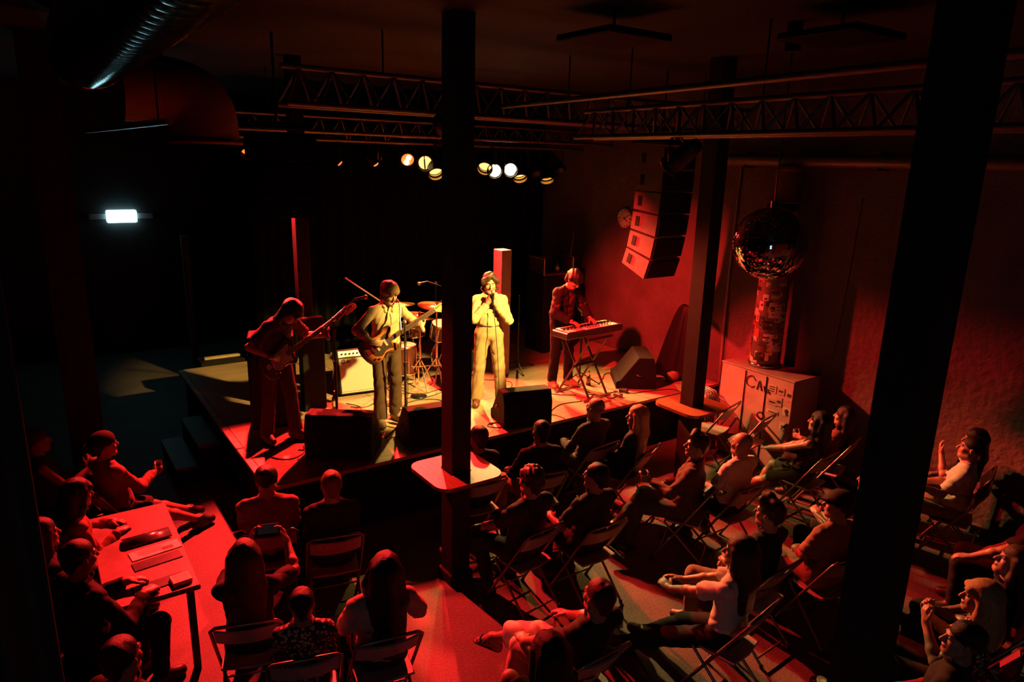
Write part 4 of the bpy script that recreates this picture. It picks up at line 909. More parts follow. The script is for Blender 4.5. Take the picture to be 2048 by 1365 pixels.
def cup(x, y, z, label, r=.036, h_=.13, fill=.5, liquid=(.6, .35, .08), parent=None):
    t = empty('drinking_glass', (x, y, z), 0, label, 'glass')
    b = MB(); b.lathe([(0, 0), (r * .8, 0), (r, h_), (r * .94, h_), (r * .76, .006), (0, .006)], (0, 0, 0), 18); b.build('glass', M_GLASS, t)
    if fill: b = MB(); b.lathe([(0, .007), (r * .76, .007), (r * (.76 + .18 * fill), h_ * fill), (0, h_ * fill)], (0, 0, 0), 18); b.build('drink', mat('drink', liquid, .1), t)
    return t
cup(2.36, 7.18, SZ, 'empty plastic cup behind the left floor monitor, left one'); cup(2.47, 7.22, SZ, 'empty plastic cup behind the left floor monitor, right one')
b = MB(); b.box((0, 0, 0), (.21, .297, .002)); o = thing('set_list', b, M_PAPER, 'white sheet of paper lying on the stage front edge by the pillar', 'paper', loc=(4.16, 6.56, SZ + .002)); o.rotation_euler = (0, 0, .5)
def pedal(x, y, rz, label, col=(.3, .28, .26)):
    t = empty('effect_pedal', (x, y, SZ), rz, label, 'pedal', 'effect pedals on the stage'); b = MB()
    b.box((0, 0, .025), (.075, .12, .05), ch=.006); b.build('case', mat('pedal_%d' % int(col[0] * 100), col, .4, .4), t)
    b = MB(); b.cyl((0, -.03, .05), (0, -.03, .065), .010, n=10); b.build('switch', M_CHROME, t); b = MB()
    for s in (-1, 1): b.cyl((s * .02, .035, .05), (s * .02, .035, .063), .008, n=10)
    b.build('knobs', M_BLACK, t)
pedal(3.62, 7.10, .3, 'effect pedal at the guitarist\'s feet, nearest the pillar', (.5, .45, .4)); pedal(3.52, 7.02, .2, 'effect pedal at the guitarist\'s feet, beside the mic stand', (.6, .3, .2))
pedal(3.72, 7.02, .5, 'dark effect pedal at the guitarist\'s feet, closest to the monitor', (.1, .1, .1)); pedal(6.62, 6.72, .4, 'small black effect pedal on the right stage edge', (.06, .06, .06)); pedal(6.42, 6.62, .2, 'effect pedal under the keyboard stand', (.4, .35, .3))
pedal(3.60, 7.85, .2, 'chrome drum pedal behind the guitarist', (.5, .5, .5))
def lamp_cup(y, z, lb):
    t = empty('floor_lamp', (7.92, y, SZ), 0, lb, 'lamp', 'small floor lamps by the right wall'); b = MB(); b.lathe([(0, 0), (.05, 0), (.05, .02), (.03, .03), (0, .03)], (0, 0, 0), 14); b.build('base', M_BLACKMETAL, t)
    b = MB(); b.ball((0, -.0, .075), .045, 14, 8, (.8, .8, 1)); b.build('bulb', mat('small_bulb', (.9, .6, .3), .4, emit=(1, .55, .15), estr=1.8), t)
lamp_cup(7.55, .8, 'small glowing lamp on the stage by the right wall, farther one'); lamp_cup(7.18, .8, 'small glowing lamp on the stage by the right wall, nearer one')
for i, (x, y, s_, lb) in enumerate(((7.62, 6.75, .09, 'red lit bundle on the stage by the wall behind the right pillar'),)):
    b = MB(); b.ball((0, 0, .07), s_, 14, 8, (1.5, 1.0, .8)); b.ball((.10, .03, .06), s_ * .8, 12, 8, (1.2, 1, .7)); thing('cloth_bundle', b, cloth('bundle', (.45, .3, .27)), lb, 'bundle', loc=(x, y, SZ))
# flight case with bottle at the back
t = empty('flight_case', (7.15, 9.15, 2.02), 0, 'open flight case up on a stack at the back right', 'case')
b = MB(); b.box((0, 0, .02), (.60, .42, .04), ch=.01); b.box((-.29, 0, .14), (.02, .42, .25), ch=.004); b.box((.29, 0, .14), (.02, .42, .25), ch=.004); b.box((0, .2, .14), (.60, .02, .25), ch=.004); b.build('tray', mat('case_black', (.05, .045, .045), .4), t)
b = MB()
for x in (-.3, .3): b.tube([(x, -.21, .0), (x, -.21, .27)], .012, 8); b.tube([(x, -.21, .27), (x, .21, .27)], .012, 8)
b.tube([(-.3, -.21, .0), (.3, -.21, .0)], .012, 8); b.build('edging', mat('case_edge', (.4, .3, .28), .35, .7), t)
b = MB(); b.box((.30, .1, .48), (.035, .40, .5), Matrix.Rotation(.12, 4, 'Y'), .006); b.build('lid', mat('case_black', (.05, .045, .045), .4), t)
b = MB(); b.box((7.15, 9.15, SZ + .65), (.64, .50, 1.29), ch=.01); thing('equipment_rack', b, M_BLACK, 'tall black equipment rack under the open flight case', 'rack')
bottle(7.18, 9.02, 2.062, 'small bottle inside the open flight case at the back', .03, .16, 'clear')
# folded drape / sail cloth by the right wall
b = MB(); pts = []
for z, wd in ((.0, .26), (.5, .19), (1.0, .11), (1.12, .05)):
    for k in range(24):
        a = k / 24 * 2 * math.pi; rr = wd * (1 + .16 * math.sin(a * 6)); pts.append((.06 * z + rr * math.cos(a) * .55, -.10 * z + rr * math.sin(a) * 1.25, z))
fs = [(j * 24 + k, j * 24 + (k + 1) % 24, (j + 1) * 24 + (k + 1) % 24, (j + 1) * 24 + k) for j in range(3) for k in range(24)] + [tuple(range(72, 96))]
b.add(pts, fs, True); o = thing('covered_stand', b, mat('cover_cloth', (.010, .008, .008), .5, bump=.3, bscale=8, spec=.2), 'tall black cloth covered stand tapering upward by the right wall', 'stand', loc=(7.80, 6.95, SZ)); md = o.modifiers.new('sub', 'SUBSURF'); md.levels = 1; md.render_levels = 2
# clock
t = empty('wall_clock', (8.145, 8.49, 2.945), 0, 'round wall clock on the right wall showing ten past four', 'clock')
Mx = mtx((0, -1, 0), (0, 0, 1), (-1, 0, 0), (0, 0, 0))
b = MB(); b.lathe([(0, 0), (.165, 0), (.175, .02), (.165, .04), (.150, .035), (.150, .02), (0, .02)], (0, 0, 0), 36, (-1, 0, 0)); b.build('rim', mat('clock_rim', (.35, .3, .28), .25, .6), t)
b = MB(); b.cyl((0, 0, .020), (0, 0, .024), .150, n=32, M=Mx); f = b.build('dial', mat('clock_dial', (1.6, 1.45, 1.3), .35), t)
b = MB()
for k in range(12): a = k * math.pi / 6; b.box((0, .125, .026), (.010 if k % 3 else .018, .028, .003), Mx @ Matrix.Rotation(-a, 4, 'Z'))
b.build('hour_marks', M_INK, f)
for nm, L_, a, wd in (('minute_hand', .115, 60, .010), ('hour_hand', .08, 125, .014)):
    b = MB(); b.box((0, L_ / 2 - .015, .030), (wd, L_ + .03, .003), Mx @ Matrix.Rotation(-math.radians(a), 4, 'Z')); b.build(nm, M_INK, t)
# ---- cables
def cable(pts, label, r=.0055, z=SZ + .006, M=None):
    b = MB(); b.tube([(p[0], p[1], p[2] if len(p) > 2 else z) for p in pts], r, 6, 6); return thing('cable', b, M or M_RUBBER, label, 'cable', 'cables on the floors')
cable([(2.45, 7.22), (2.2, 7.32), (1.98, 7.25), (1.86, 7.02), (2.0, 6.86), (2.18, 6.95), (2.25, 7.15), (2.4, 7.3), (2.62, 7.3)], 'black cable looping on the stage around the bassist\'s shoes')
cable([(2.15, 7.05), (2.3, 6.98), (2.45, 6.98), (2.5, 7.08), (2.35, 7.12), (2.2, 7.02)], 'short cable coil between the bassist and the left monitor')
cable([(2.2, 7.62), (2.6, 7.62), (3.0, 7.68), (3.25, 7.95), (3.15, 8.2)], 'long cable curving from the bassist to the guitar amplifier')
cable([(3.15, 8.05), (3.3, 7.95), (3.45, 8.02)], 'short cable on the stage in front of the amplifier')
cable([(3.55, 7.35), (3.8, 7.5), (3.75, 7.75), (4.0, 7.85), (4.25, 7.7), (4.1, 7.45), (3.8, 7.3), (3.65, 7.15)], 'cable snaking on the yellow lit boards by the guitarist')
cable([(3.95, 8.2), (4.2, 8.05), (4.5, 8.1), (4.7, 7.95)], 'cable lying in front of the drum kit')
cable([(3.9, 8.0), (4.15, 7.9), (4.45, 7.98), (4.6, 8.1)], 'second cable lying in front of the drum kit, nearer the singer')
cable([(4.64, 7.05, SZ + 1.33), (4.66, 6.98, SZ + .8), (4.70, 6.98, SZ + .3), (4.72, 6.96, SZ + .03), (4.75, 6.92), (4.62, 6.75), (4.5, 6.55)], 'microphone cable hanging from the singer\'s hands to the floor', .0045)
cable([(4.30, 6.52), (4.45, 6.48), (4.5, 6.58), (4.38, 6.66), (4.28, 6.58), (4.40, 6.47), (4.52, 6.52), (4.46, 6.64), (4.34, 6.62)], 'coiled cable heap on the stage beside the singer\'s monitor', .006)
cable([(5.2, 8.2), (5.5, 7.9), (5.35, 7.6), (5.55, 7.4), (5.8, 7.45), (5.7, 7.15), (5.95, 6.95)], 'winding cable on the stage between singer and keyboardist')
cable([(5.1, 6.5), (5.5, 6.75), (5.9, 6.72), (6.2, 6.85)], 'cable from the middle monitor to the keyboard stand')
cable([(5.0, 6.62), (5.2, 6.5), (5.25, 6.32)], 'short cable over the stage edge right of the middle monitor')
cable([(6.1, 6.9), (6.3, 6.75), (6.55, 6.8), (6.45, 6.65), (6.25, 6.6), (6.35, 6.8), (6.6, 6.7), (6.7, 6.6)], 'tangled cable under the keyboard stand')
cable([(6.6, 7.2), (6.8, 7.35), (7.0, 7.5), (7.3, 7.4), (7.55, 7.2), (7.7, 7.0)], 'cable running behind the right floor monitor')
cable([(7.45, 7.0), (7.6, 7.15), (7.75, 7.05), (7.65, 6.9), (7.5, 6.95)], 'cable coil by the right wall beside the covered stand')
cable([(6.7, 6.6), (7.0, 6.55), (7.3, 6.45), (7.32, 6.31)], 'cable reaching the right stage edge near the right pillar')
for k, lb in enumerate(('nearest', 'middle', 'farthest')):
    cable([(3.05 + .05 * k, 4.70 + k * .16, .006), (3.5, 5.0 + k * .15, .006), (4.1, 5.3 + k * .12, .006)], 'floor cable running past the middle pillar base, %s of three' % lb, .008, .006)
cable([(8.09, 4.6, 1.5), (8.10, 4.55, 2.6), (8.06, 4.5, 3.5)], 'cable loop hanging on the right wall above the crate', .008)
# ------------------------------------------------------------------ tables round the pillars
def pillar_table(x, y, label, z=1.10, hw=.33):
    t = empty('standing_table', (x, y, 0), 0, label, 'table', 'standing tables round the pillars')
    b = MB(); M0 = Matrix.Identity(4); ol = rounded(hw, hw, .13, 6); il = [(sx * .105, sy * .105) for sx, sy in ((1, 1), (-1, 1), (-1, -1), (1, -1))]
    n = len(ol); q = n // 4; vs = [(a, c, zz) for zz in (z - .035, z) for a, c in ol] + [(a, c, zz) for zz in (z - .035, z) for a, c in il]; fs = []
    for i in range(n): fs.append((i, (i + 1) % n, n + (i + 1) % n, n + i))
    for i in range(4): fs.append((2 * n + (i + 1) % 4, 2 * n + i, 2 * n + 4 + i, 2 * n + 4 + (i + 1) % 4))
    for i in range(4):
        idx = [i * q + k for k in range(q)]; nx = ((i + 1) * q) % n
        fs.append(tuple([n + k for k in idx] + [2 * n + 4 + i])); fs.append((n + idx[-1], n + nx, 2 * n + 4 + (i + 1) % 4, 2 * n + 4 + i))
        fs.append(tuple([k for k in reversed(idx)] + [2 * n + i][::-1])); fs.append((nx, idx[-1], 2 * n + i, 2 * n + (i + 1) % 4))
    b.add(vs, fs); b.build('tabletop', M_TABLEWOOD, t)
    for sx, sy in ((0, 1), (0, -1), (1, 0), (-1, 0)):
        c = MB(); c.box((sx * .14, sy * .14, z - .10), (.05 if sx == 0 else .09, .05 if sy == 0 else .09, .13), ch=.006); c.build('bracket', M_BLACKMETAL, t)
    return t
pillar_table(2.95, 5.05, 'wooden standing table wrapped around the middle pillar'); pillar_table(6.20, 5.16, 'wooden standing table wrapped around the pillar by the right stage corner')
# table at the left with booklets
t = empty('table', (.45, 5.71, 0), 0, 'long red lit table at the left with booklets on it', 'table')
b = MB(); b.box((0, 0, .73), (.60, 1.50, .04), ch=.006); b.build('tabletop', mat('left_table', (.30, .19, .16), .5, var=.3, nscale=5, bump=.1, bscale=40), t)
for sy in (-1, 1):
    for sx in (-1, 1):
        b = MB(); b.box((sx * .24, sy * .66, .355), (.05, .05, .71), ch=.006); b.build('leg', M_BLACKMETAL, t)
def booklet(x, y, rz, sx, sy, label, M, th=.006, pr=None):
    t = empty('booklet', (x, y, .751), rz, label, 'booklet', 'booklets on the left table'); b = MB(); b.box((0, 0, th / 2), (sx, sy, th), ch=.001); b.build('pages', M, t)
    if pr:
        q = MB()
        for k in range(6): q.box((-.04 + .01 * (k % 2), sy * .36 - k * sy * .11, th + .0006), (sx * (.55 - .06 * (k % 3)), sy * .035, .0006))
        q.box((sx * .24, -.02, th + .0006), (sx * .22, sy * .35, .0006)); q.build('print', M_INK, t)
M_DARKPAGE = mat('dark_page', (.06, .05, .05), .35, var=.4, nscale=12)
booklet(.55, 5.63, .12, .36, .14, 'white printed sheet on the left table between the dark booklets', mat('page', (1.5, 1.25, 1.1), .6), pr=True)
booklet(.54, 5.46, .12, .34, .12, 'flat dark booklet on the left table just in front of the white sheet', M_DARKPAGE)
booklet(.50, 5.13, .12, .34, .12, 'dark booklet on the left table under the small pad', M_DARKPAGE)
t = empty('booklet', (.52, 5.85, .751), .10, 'curled glossy dark booklet on the left table, farthest one', 'booklet', 'booklets on the left table')
b = MB(); vs = []; n = 16
for i in range(n + 1):
    a = i / n; y = -.085 + .17 * a; z = .012 + .035 * math.sin(a * math.pi)
    vs += [(-.17, y, z), (.17, y, z)]
b.add(vs, [(2 * i, 2 * i + 1, 2 * i + 3, 2 * i + 2) for i in range(n)], True); o = b.build('pages', mat('glossy_page', (.10, .12, .13), .22), t); md = o.modifiers.new('s', 'SOLIDIFY'); md.thickness = .010
t = empty('note_pad', (.64, 5.08, .751), .1, 'small bright pad of paper near the front end of the left table', 'pad')
b = MB(); b.box((0, 0, .016), (.13, .12, .03), ch=.003); b.build('pages', mat('pad_paper', (1.6, 1.25, 1.0), .6), t); q = MB()
for k in range(5): q.box((0, .04 - k * .02, .0316), (.10, .003, .0006))
q.build('print', M_INK, t)
# bench on the far side of the left table
t = empty('bench', (-.12, 5.6, 0), 0, 'long dark bench behind the left table', 'bench')
b = MB(); b.box((0, 0, .43), (.42, 4.2, .05), ch=.01); b.build('seat', M_BLACK, t)
for y in (-1.9, 0, 1.9): b = MB(); b.box((0, y, .202), (.36, .06, .40), ch=.006); b.build('leg', M_BLACK, t)
# ------------------------------------------------------------------ folding chairs
def make_chair():
    t = empty('folding_chair', (0, 0, 0), 0, '-', 'chair', 'folding chairs of the audience')
    b = MB(); b.prism([(x, y) for x, y in ((.19, -.17), (.195, .05), (.18, .13), (.12, .18), (0, .195), (-.12, .18), (-.18, .13), (-.195, .05), (-.19, -.17), (0, -.19))], .425, .445, None, .006); b.build('seat', M_PLASTICSEAT, t)
    M = mtx((1, 0, 0), Vector((0, -.49, .82)).normalized(), Vector((0, .82, .49)).normalized(), (0, -.205, .715))
    b = MB(); n = 10; vs = []
    for k in range(n + 1):
        x = -.205 + .41 * k / n; zc = -.03 * (1 - (x / .205) ** 2); vs += [(x, -.085, zc), (x, .085, zc), (x, .085, zc + .014), (x, -.085, zc + .014)]
    fs = [(0, 1, 2, 3), (4 * n + 3, 4 * n + 2, 4 * n + 1, 4 * n)]
    for k in range(n):
        for i in range(4): fs.append((4 * k + i, 4 * k + 4 + i, 4 * k + 4 + (i + 1) % 4, 4 * k + (i + 1) % 4))
    b.add(vs, fs, False, M); b.build('backrest', M_PLASTICSEAT, t)
    b = MB(); b.tube([(-.22, .24, .012), (-.22, -.255, .80), (-.19, -.275, .835), (.19, -.275, .835), (.22, -.255, .80), (.22, .24, .012)], .0125, 8); b.tube([(-.22, .19, .095), (.22, .19, .095)], .009, 6); ff = b.build('front_frame', M_CHAIRMETAL, t)
    b = MB()
    for s in (-1, 1): b.tube([(s * .195, .15, .42), (s * .195, -.27, .012)], .0115, 8)
    b.tube([(-.195, -.22, .065), (.195, -.22, .065)], .009, 6); b.tube([(-.195, .15, .42), (.195, .15, .42)], .009, 6); rf = b.build('rear_frame', M_CHAIRMETAL, t)
    for sx in (-1, 1):
        b = MB(); b.cyl((sx * .22, .24, 0), (sx * .22, .228, .03), .016, n=8); b.build('rubber_foot', M_RUBBER, ff)
        b = MB(); b.cyl((sx * .195, -.27, 0), (sx * .195, -.26, .03), .016, n=8); b.build('rubber_foot', M_RUBBER, rf)
    return t
CHAIR = None
def chair(x, y, face, label):
    global CHAIR
    if CHAIR is None: CHAIR = make_chair(); o = CHAIR
    else: o = copy_tree(CHAIR)
    o.location = (x, y, 0); o.rotation_euler = (0, 0, math.atan2(-face[0], face[1])); o['label'] = label; return o
chair(7.20, 5.62, (-.25, 1), 'empty folding chair with lit seat by the crate, farther one'); chair(7.22, 5.10, (-.2, 1), 'empty folding chair with lit seat by the crate, nearer one')
for k, lb in enumerate(('nearest the stage corner', 'second from the stage corner', 'in the middle of the stack', 'fourth from the stage corner', 'touching the crate')):
    t = empty('folded_chair', (7.24 + k * .048, 6.04, 0), -.2, 'folded chair leaning in the stack between stage and crate, ' + lb, 'chair', 'folded chairs by the crate')
    M = Matrix.Rotation(.12, 4, 'Y'); b = MB()
    b.tube([(0, -.2, .015), (0, -.2, .82), (0, -.17, .85), (0, .17, .85), (0, .2, .82), (0, .2, .015)], .012, 8, M=M); b.build('frame', M_CHAIRMETAL, t)
    b = MB(); b.box((0, 0, .70), (.012, .37, .17), M, .005); b.build('backrest', M_PLASTICSEAT, t)
    b = MB(); b.box((0, 0, .35), (.016, .37, .36), M, .005); b.build('seat', M_PLASTICSEAT, t)
# ------------------------------------------------------------------ the band
def WP(root, p):
    return Matrix.Translation(root.location) @ Matrix.Rotation(root.rotation_euler.z, 4, 'Z') @ Matrix.Scale(root.scale[0], 4) @ Vector(p)
def guitar(root, o, ang, label, name, body_m, L=.62, bass=False, guard=(.03, .025, .02), tilt=12):
    """local to the player: +x along the neck, +y across the strings, +z out of the front"""
    a = math.radians(ang); ex = Vector((-math.cos(a), .10, math.sin(a))).normalized(); ez = (Vector((0, 1, math.sin(math.radians(tilt)))) ); ez = (ez - ex * ez.dot(ex)).normalized(); ey = ez.cross(ex)
    base = Matrix.Translation(root.location) @ Matrix.Rotation(root.rotation_euler.z, 4, 'Z')
    GL = mtx(ex, ey, ez, o); t = empty(name, (0, 0, 0), 0, label, 'guitar'); t.matrix_world = base @ GL
    ol = [(.16, .045), (.20, .10), (.19, .145), (.13, .150), (.06, .115), (-.02, .112), (-.10, .150), (-.18, .155), (-.235, .10), (-.245, .0), (-.215, -.115), (-.15, -.165), (-.06, -.150), (.0, -.110), (.06, -.115), (.12, -.15), (.165, -.135), (.17, -.085), (.135, -.045)]
    P = [(p.x, p.y) for p in smooth_path([(x, y, 0) for x, y in ol], 4, True)]
    b = MB(); b.prism(P, -.022, .022, None, .009); b.build('body', body_m, t)
    gp = [(.13, .04), (.14, .09), (.05, .08), (-.03, .07), (-.10, .02), (-.12, -.06), (-.05, -.11), (.02, -.085), (.08, -.09), (.11, -.10), (.12, -.04)]
    b = MB(); b.prism([(p.x, p.y) for p in smooth_path([(x, y, 0) for x, y in gp], 4, True)], .0225, .0255); b.build('pickguard', mat('guard_%d' % int(guard[0] * 99), guard, .3), t)
    b = MB(); b.box((.12 + L / 2, 0, .020), (L, .050, .022), ch=.007); b.build('neck', mat('maple', (.55, .34, .15), .35), t)
    b = MB(); b.box((.12 + L / 2 - .02, 0, .0335), (L + .04, .050, .006), ch=.001); f = b.build('fretboard', mat('rosewood', (.05, .028, .02), .4), t)
    b = MB()
    for k in range(20): x = .12 + L - (L) * (1 - 2 ** (-k / 12)) * 1.05; b.box((x, 0, .037), (.0022, .048, .002))
    b.build('frets', M_CHROME, f)
    hx = .12 + L; hd_ = [(hx, -.025), (hx + .03, -.05), (hx + .10, -.052), (hx + .17, -.045), (hx + .19, -.02), (hx + .17, .02), (hx + .10, .028), (hx + .03, .030), (hx, .025)]
    b = MB(); b.prism(hd_, .006, .022, None, .003); hdo = b.build('headstock', mat('maple_light', (.66, .42, .18), .35), t)
    for k in range(4 if bass else 6):
        b = MB(); x = hx + .03 + k * (.034 if bass else .024); b.cyl((x, .012, .022), (x, .012, .032), .006, n=8); b.box((x, .045, .014), (.014, .022, .010), ch=.003); b.build('tuner', M_CHROME, hdo)
    b = MB(); b.box((-.10, 0, .030), (.03, .085, .012), ch=.003); b.box((-.155, 0, .028), (.05, .06, .006), ch=.002); b.build('bridge', M_CHROME, t)
    for x in (-.045, .06) if not bass else (.0,): b = MB(); b.box((x, 0, .029), (.03, .085, .012), ch=.004); b.build('pickup', mat('pickup_cream', (.5, .45, .36), .4), t)
    for x, y in ((-.13, -.10), (-.09, -.12)): b = MB(); b.cyl((x, y, .022), (x, y, .040), .012, .010, 12); b.build('knob', M_CHROME, t)
    b = MB(); n = 4 if bass else 6
    for k in range(n): y = -.019 + .038 * k / (n - 1); b.tube([(-.10, y * 1.3, .040), (hx, y * .9, .039), (hx + .05 + .02 * k, .012, .030)], .0008, 4)
    b.build('strings', M_STEEL, t)
    return t, lambda p: tuple(GL @ Vector(p)), ex, ey, ez
G = 'musicians on the stage'
# strap helper: a band from the guitar's tail over the left shoulder to its upper horn
def gplan(o, ang, tilt=12):
    a = math.radians(ang); ex = Vector((-math.cos(a), .10, math.sin(a))).normalized(); ez = Vector((0, 1, math.sin(math.radians(tilt)))); ez = (ez - ex * ez.dot(ex)).normalized(); ey = ez.cross(ex); GL = mtx(ex, ey, ez, o)
    return (lambda p: tuple(GL @ Vector(p))), ex, ey, ez
def fret(g, ex, ey, ez, x): return (g((x, -.09, .045)), tuple(ey * .8 + ex * .15 - ez * .22), tuple(ez * .9 - ex * .2), [48, 52, 50, 44], .06, .7, 30)
def strum(g, ex, ey, ez, x=.06): return (g((x - .12, .085, .085)), tuple(ex * .75 - ey * .6 - ez * .25), tuple(ez), [30, 34, 36, 38], .0, .35, 25)
# bassist
o_ = (.10, .20, 1.00); g, ex, ey, ez = gplan(o_, 24)
r, J = person('person with bowed head playing a bass, left end of the stage', (2.08, 7.46, SZ), (.42, -1), G, sit=False, lean=-10, bend=-30, head=(16, -40, 0), h=.006,
    hands=dict(L=fret(g, ex, ey, ez, .58), R=strum(g, ex, ey, ez, .02)), elbow=dict(L=(-.8, -.2, -.8), R=(.9, -.6, -.3)), shirt=('faded', (.07, .06, .06)), sleeve='short', jacket=None, pants=('greybrown', (.12, .095, .075)), flare=.02, shoe=(.16, .11, .07), hair=('fringe', 'black'), feet=(((-.13, .12, .085), (-.3, 1, 0)), ((.12, -.06, .085), (.3, 1, 0))), fold=.006, seed=3)
guitar(r, o_, 24, 'electric bass with dark body held by the bassist', 'bass_guitar', mat('bass_body', (.05, .035, .03), .25), .80, True, (.55, .50, .42))
# guitarist
o_ = (.15, .21, 1.02); g, ex, ey, ez = gplan(o_, 30)
r, J = person('person in a pale button shirt playing a sunburst guitar at a microphone', (3.34, 7.36, SZ), (-.05, -1), G, sit=False, lean=-3, bend=-8, head=(14, -16, 3), h=.006,
    hands=dict(L=fret(g, ex, ey, ez, .50), R=strum(g, ex, ey, ez)), elbow=dict(L=(-.9, -.3, -.8), R=(1, -.5, -.2)), shirt=('tan', (.52, .42, .26)), sleeve='rolled', collar=True, pants=('brownflare', (.09, .055, .035)), flare=.028, shoe=(.25, .2, .13), hair=('mop', 'light'), feet=(((-.12, -.03, .085), (-.2, 1, 0)), ((.13, .10, .085), (.15, 1, 0))), fold=.0085, seed=8)
def sunburst():
    M = mat('sunburst', (.25, .07, .02), .18); nt = M.node_tree; b = nt.nodes['Principled BSDF']; tc = nt.nodes.new('ShaderNodeTexCoord'); ln = nt.nodes.new('ShaderNodeVectorMath'); ln.operation = 'LENGTH'; nt.links.new(tc.outputs['Object'], ln.inputs[0])
    r = nt.nodes.new('ShaderNodeValToRGB'); e = r.color_ramp.elements; e[0].position = .08; e[0].color = (.42, .13, .03, 1); e[1].position = .21; e[1].color = (.02, .008, .006, 1); nt.links.new(ln.outputs['Value'], r.inputs['Fac']); nt.links.new(r.outputs['Color'], b.inputs['Base Color']); return M
guitar(r, o_, 30, 'sunburst electric guitar with pale headstock held by the guitarist', 'electric_guitar', sunburst(), .62, False, (.04, .03, .028))
# singer
r, J = person('person in cream shirt and trousers singing into a hand held microphone', (4.72, 7.27, SZ), (-.42, -1), G, sit=False, lean=1, head=(-2, -8, 2), h=.006,
    hands=dict(L=((-.055, .17, 1.345), (.35, .35, .9), (-.75, .6, -.1), [62, 60, 58, 56], .0, .6, 40), R=((.055, .18, 1.375), (-.40, .30, .9), (.75, .6, 0), [60, 60, 58, 56], .0, .6, 40)), elbow=dict(L=(-.9, -.1, -1), R=(.9, -.1, -1)),
    shirt=('cream', (.62, .50, .30)), sleeve='long', collar=True, tuck=True, pants=('khaki', (.44, .34, .19)), flare=.024, shoe=(.14, .05, .03), hair=('wavy', 'brown'), feet=(((-.17, .05, .085), (-.3, 1, 0)), ((.15, .0, .085), (.2, 1, 0))), fold=.0095, seed=5)
t = empty('microphone', tuple(WP(r, (0, .225, 1.36))), 0, 'black hand held microphone in front of the singer\'s mouth', 'microphone')
b = MB(); b.cyl((0, 0, 0), (.0, .012, .15), .011, .018, 14); b.build('handle', M_BLACKMETAL, t); b = MB(); b.ball((.0, .015, .172), .027, 14, 10); b.build('mic_head', mat('mic_mesh', (.30, .30, .30), .35, .8), t); t.rotation_euler = (0, 0, r.rotation_euler.z); t.rotation_euler.x = -.02
# keyboardist
r, J = person('person in a dark jacket looking down behind the keyboard', (6.02, 7.42, SZ), (.10, -1), G, sit=False, lean=-9, bend=-12, head=(4, -34, 0), h=.006,
    hands=dict(L=((-.20, .345, 1.02), (.15, 1, -.15), (0, .15, 1), 24), R=((.16, .345, 1.02), (-.1, 1, -.15), (0, .15, 1), 24)), elbow=dict(L=(-.8, -.7, -.5), R=(.8, -.7, -.5)), shirt=('maroon', (.12, .03, .03)), jacket=('dark_jacket', (.016, .013, .013)), sleeve='long', pants=('blackflare', (.012, .012, .013)), flare=.012, shoe=(.55, .42, .22), hair=('mop', 'black'), feet=(((-.12, .06, .085), (-.2, 1, 0)), ((.12, -.02, .085), (.3, 1, 0))), fold=.0085, seed=11)
# ------------------------------------------------------------------ the audience
def aud(label, x, y, face, ch=None, **k):
    if ch: chair(x, y, face, ch)
    return person(label, (x, y, 0), face, **k)
def held(root, J, side, label, fill=.5):
    w_ = J['wr'][side]; s = 1 if side == 'L' else -1; p = WP(root, (w_[0] + s * .045, w_[1] + .085, w_[2] - .045)); return cup(p.x, p.y, p.z, label, .036, .12, fill)
hold = lambda x, y, z, s: ((x, y, z), (s * .12, 1, .12), (-s, .15, .1), [40, 42, 44, 46], .0, .8, 35)
BLK = ('black', (.02, .02, .022)); NAVY = ('navy', (.035, .035, .05)); KHAKI = ('tanpants', (.42, .32, .2)); GREYP = ('greypants', (.12, .11, .10))
aud('person with reddish hair just right of the middle pillar, nearest the stage', 3.40, 5.44, (.1, 1), 'folding chair between the pillar table and the stage', shirt=('charcoal', (.05, .045, .045)), hair=('short', 'brown'), seed=21)
aud('dark haired person in black with pale trousers, front row, left of the grey haired one', 4.02, 5.24, (.25, 1), 'folding chair of the dark haired person in the front row', shirt=BLK, sleeve='long', pants=KHAKI, hair=('short', 'black'), hands=dict(L=((-.17, .30, .655), (-.05, 1, -.2), (0, .2, 1)), R=((.19, .34, .66), (0, 1, -.2), (0, .2, 1))), feet=(((-.20, .50, .085), (-.2, 1, 0)), ((.24, .52, .085), (.3, 1, 0))), knees=((-.5, 1, .9), (.5, 1, .9)), seed=22)
aud('person with cropped grey hair in a dark long sleeved shirt, front row', 4.94, 5.50, (-.05, 1), 'folding chair of the grey haired person in the front row', shirt=('slate', (.07, .065, .065)), sleeve='long', pants=GREYP, hair=('buzz', 'grey'), head=(8, 4, 0), hands=dict(L=((-.12, .30, .70), (.6, .7, 0), (-.2, .2, 1), 40), R=((.06, .30, .66), (-.7, .6, -.1), (.3, .3, .9), 40)), seed=23)
aud('person with very long straight blond hair, front row right end', 5.22, 5.14, (-.35, 1), 'folding chair of the blond person in the front row', shirt=BLK, sleeve='long', hair=('vlong', 'blond'), head=(28, 2, 0), size=.97, build=.9, seed=24)
aud('curly haired person in a dark t-shirt, hands clasped, right of the middle pillar', 3.26, 4.40, (-.12, 1), 'folding chair of the curly haired person', shirt=('charcoal', (.05, .045, .045)), pants=('darkjeans', (.035, .03, .035)), hair=('curly', 'brown'), hands=dict(L=((-.16, .36, .64), (.75, .6, -.1), (-.2, .2, 1), 45), R=((-.02, .36, .62), (-.75, .6, 0), (.3, .2, .9), 45)), feet=(((-.15, .30, .085), (-.1, 1, 0)), ((.2, .40, .085), (.2, 1, 0))), seed=25, head=(4, 0, 0), build=1.08)
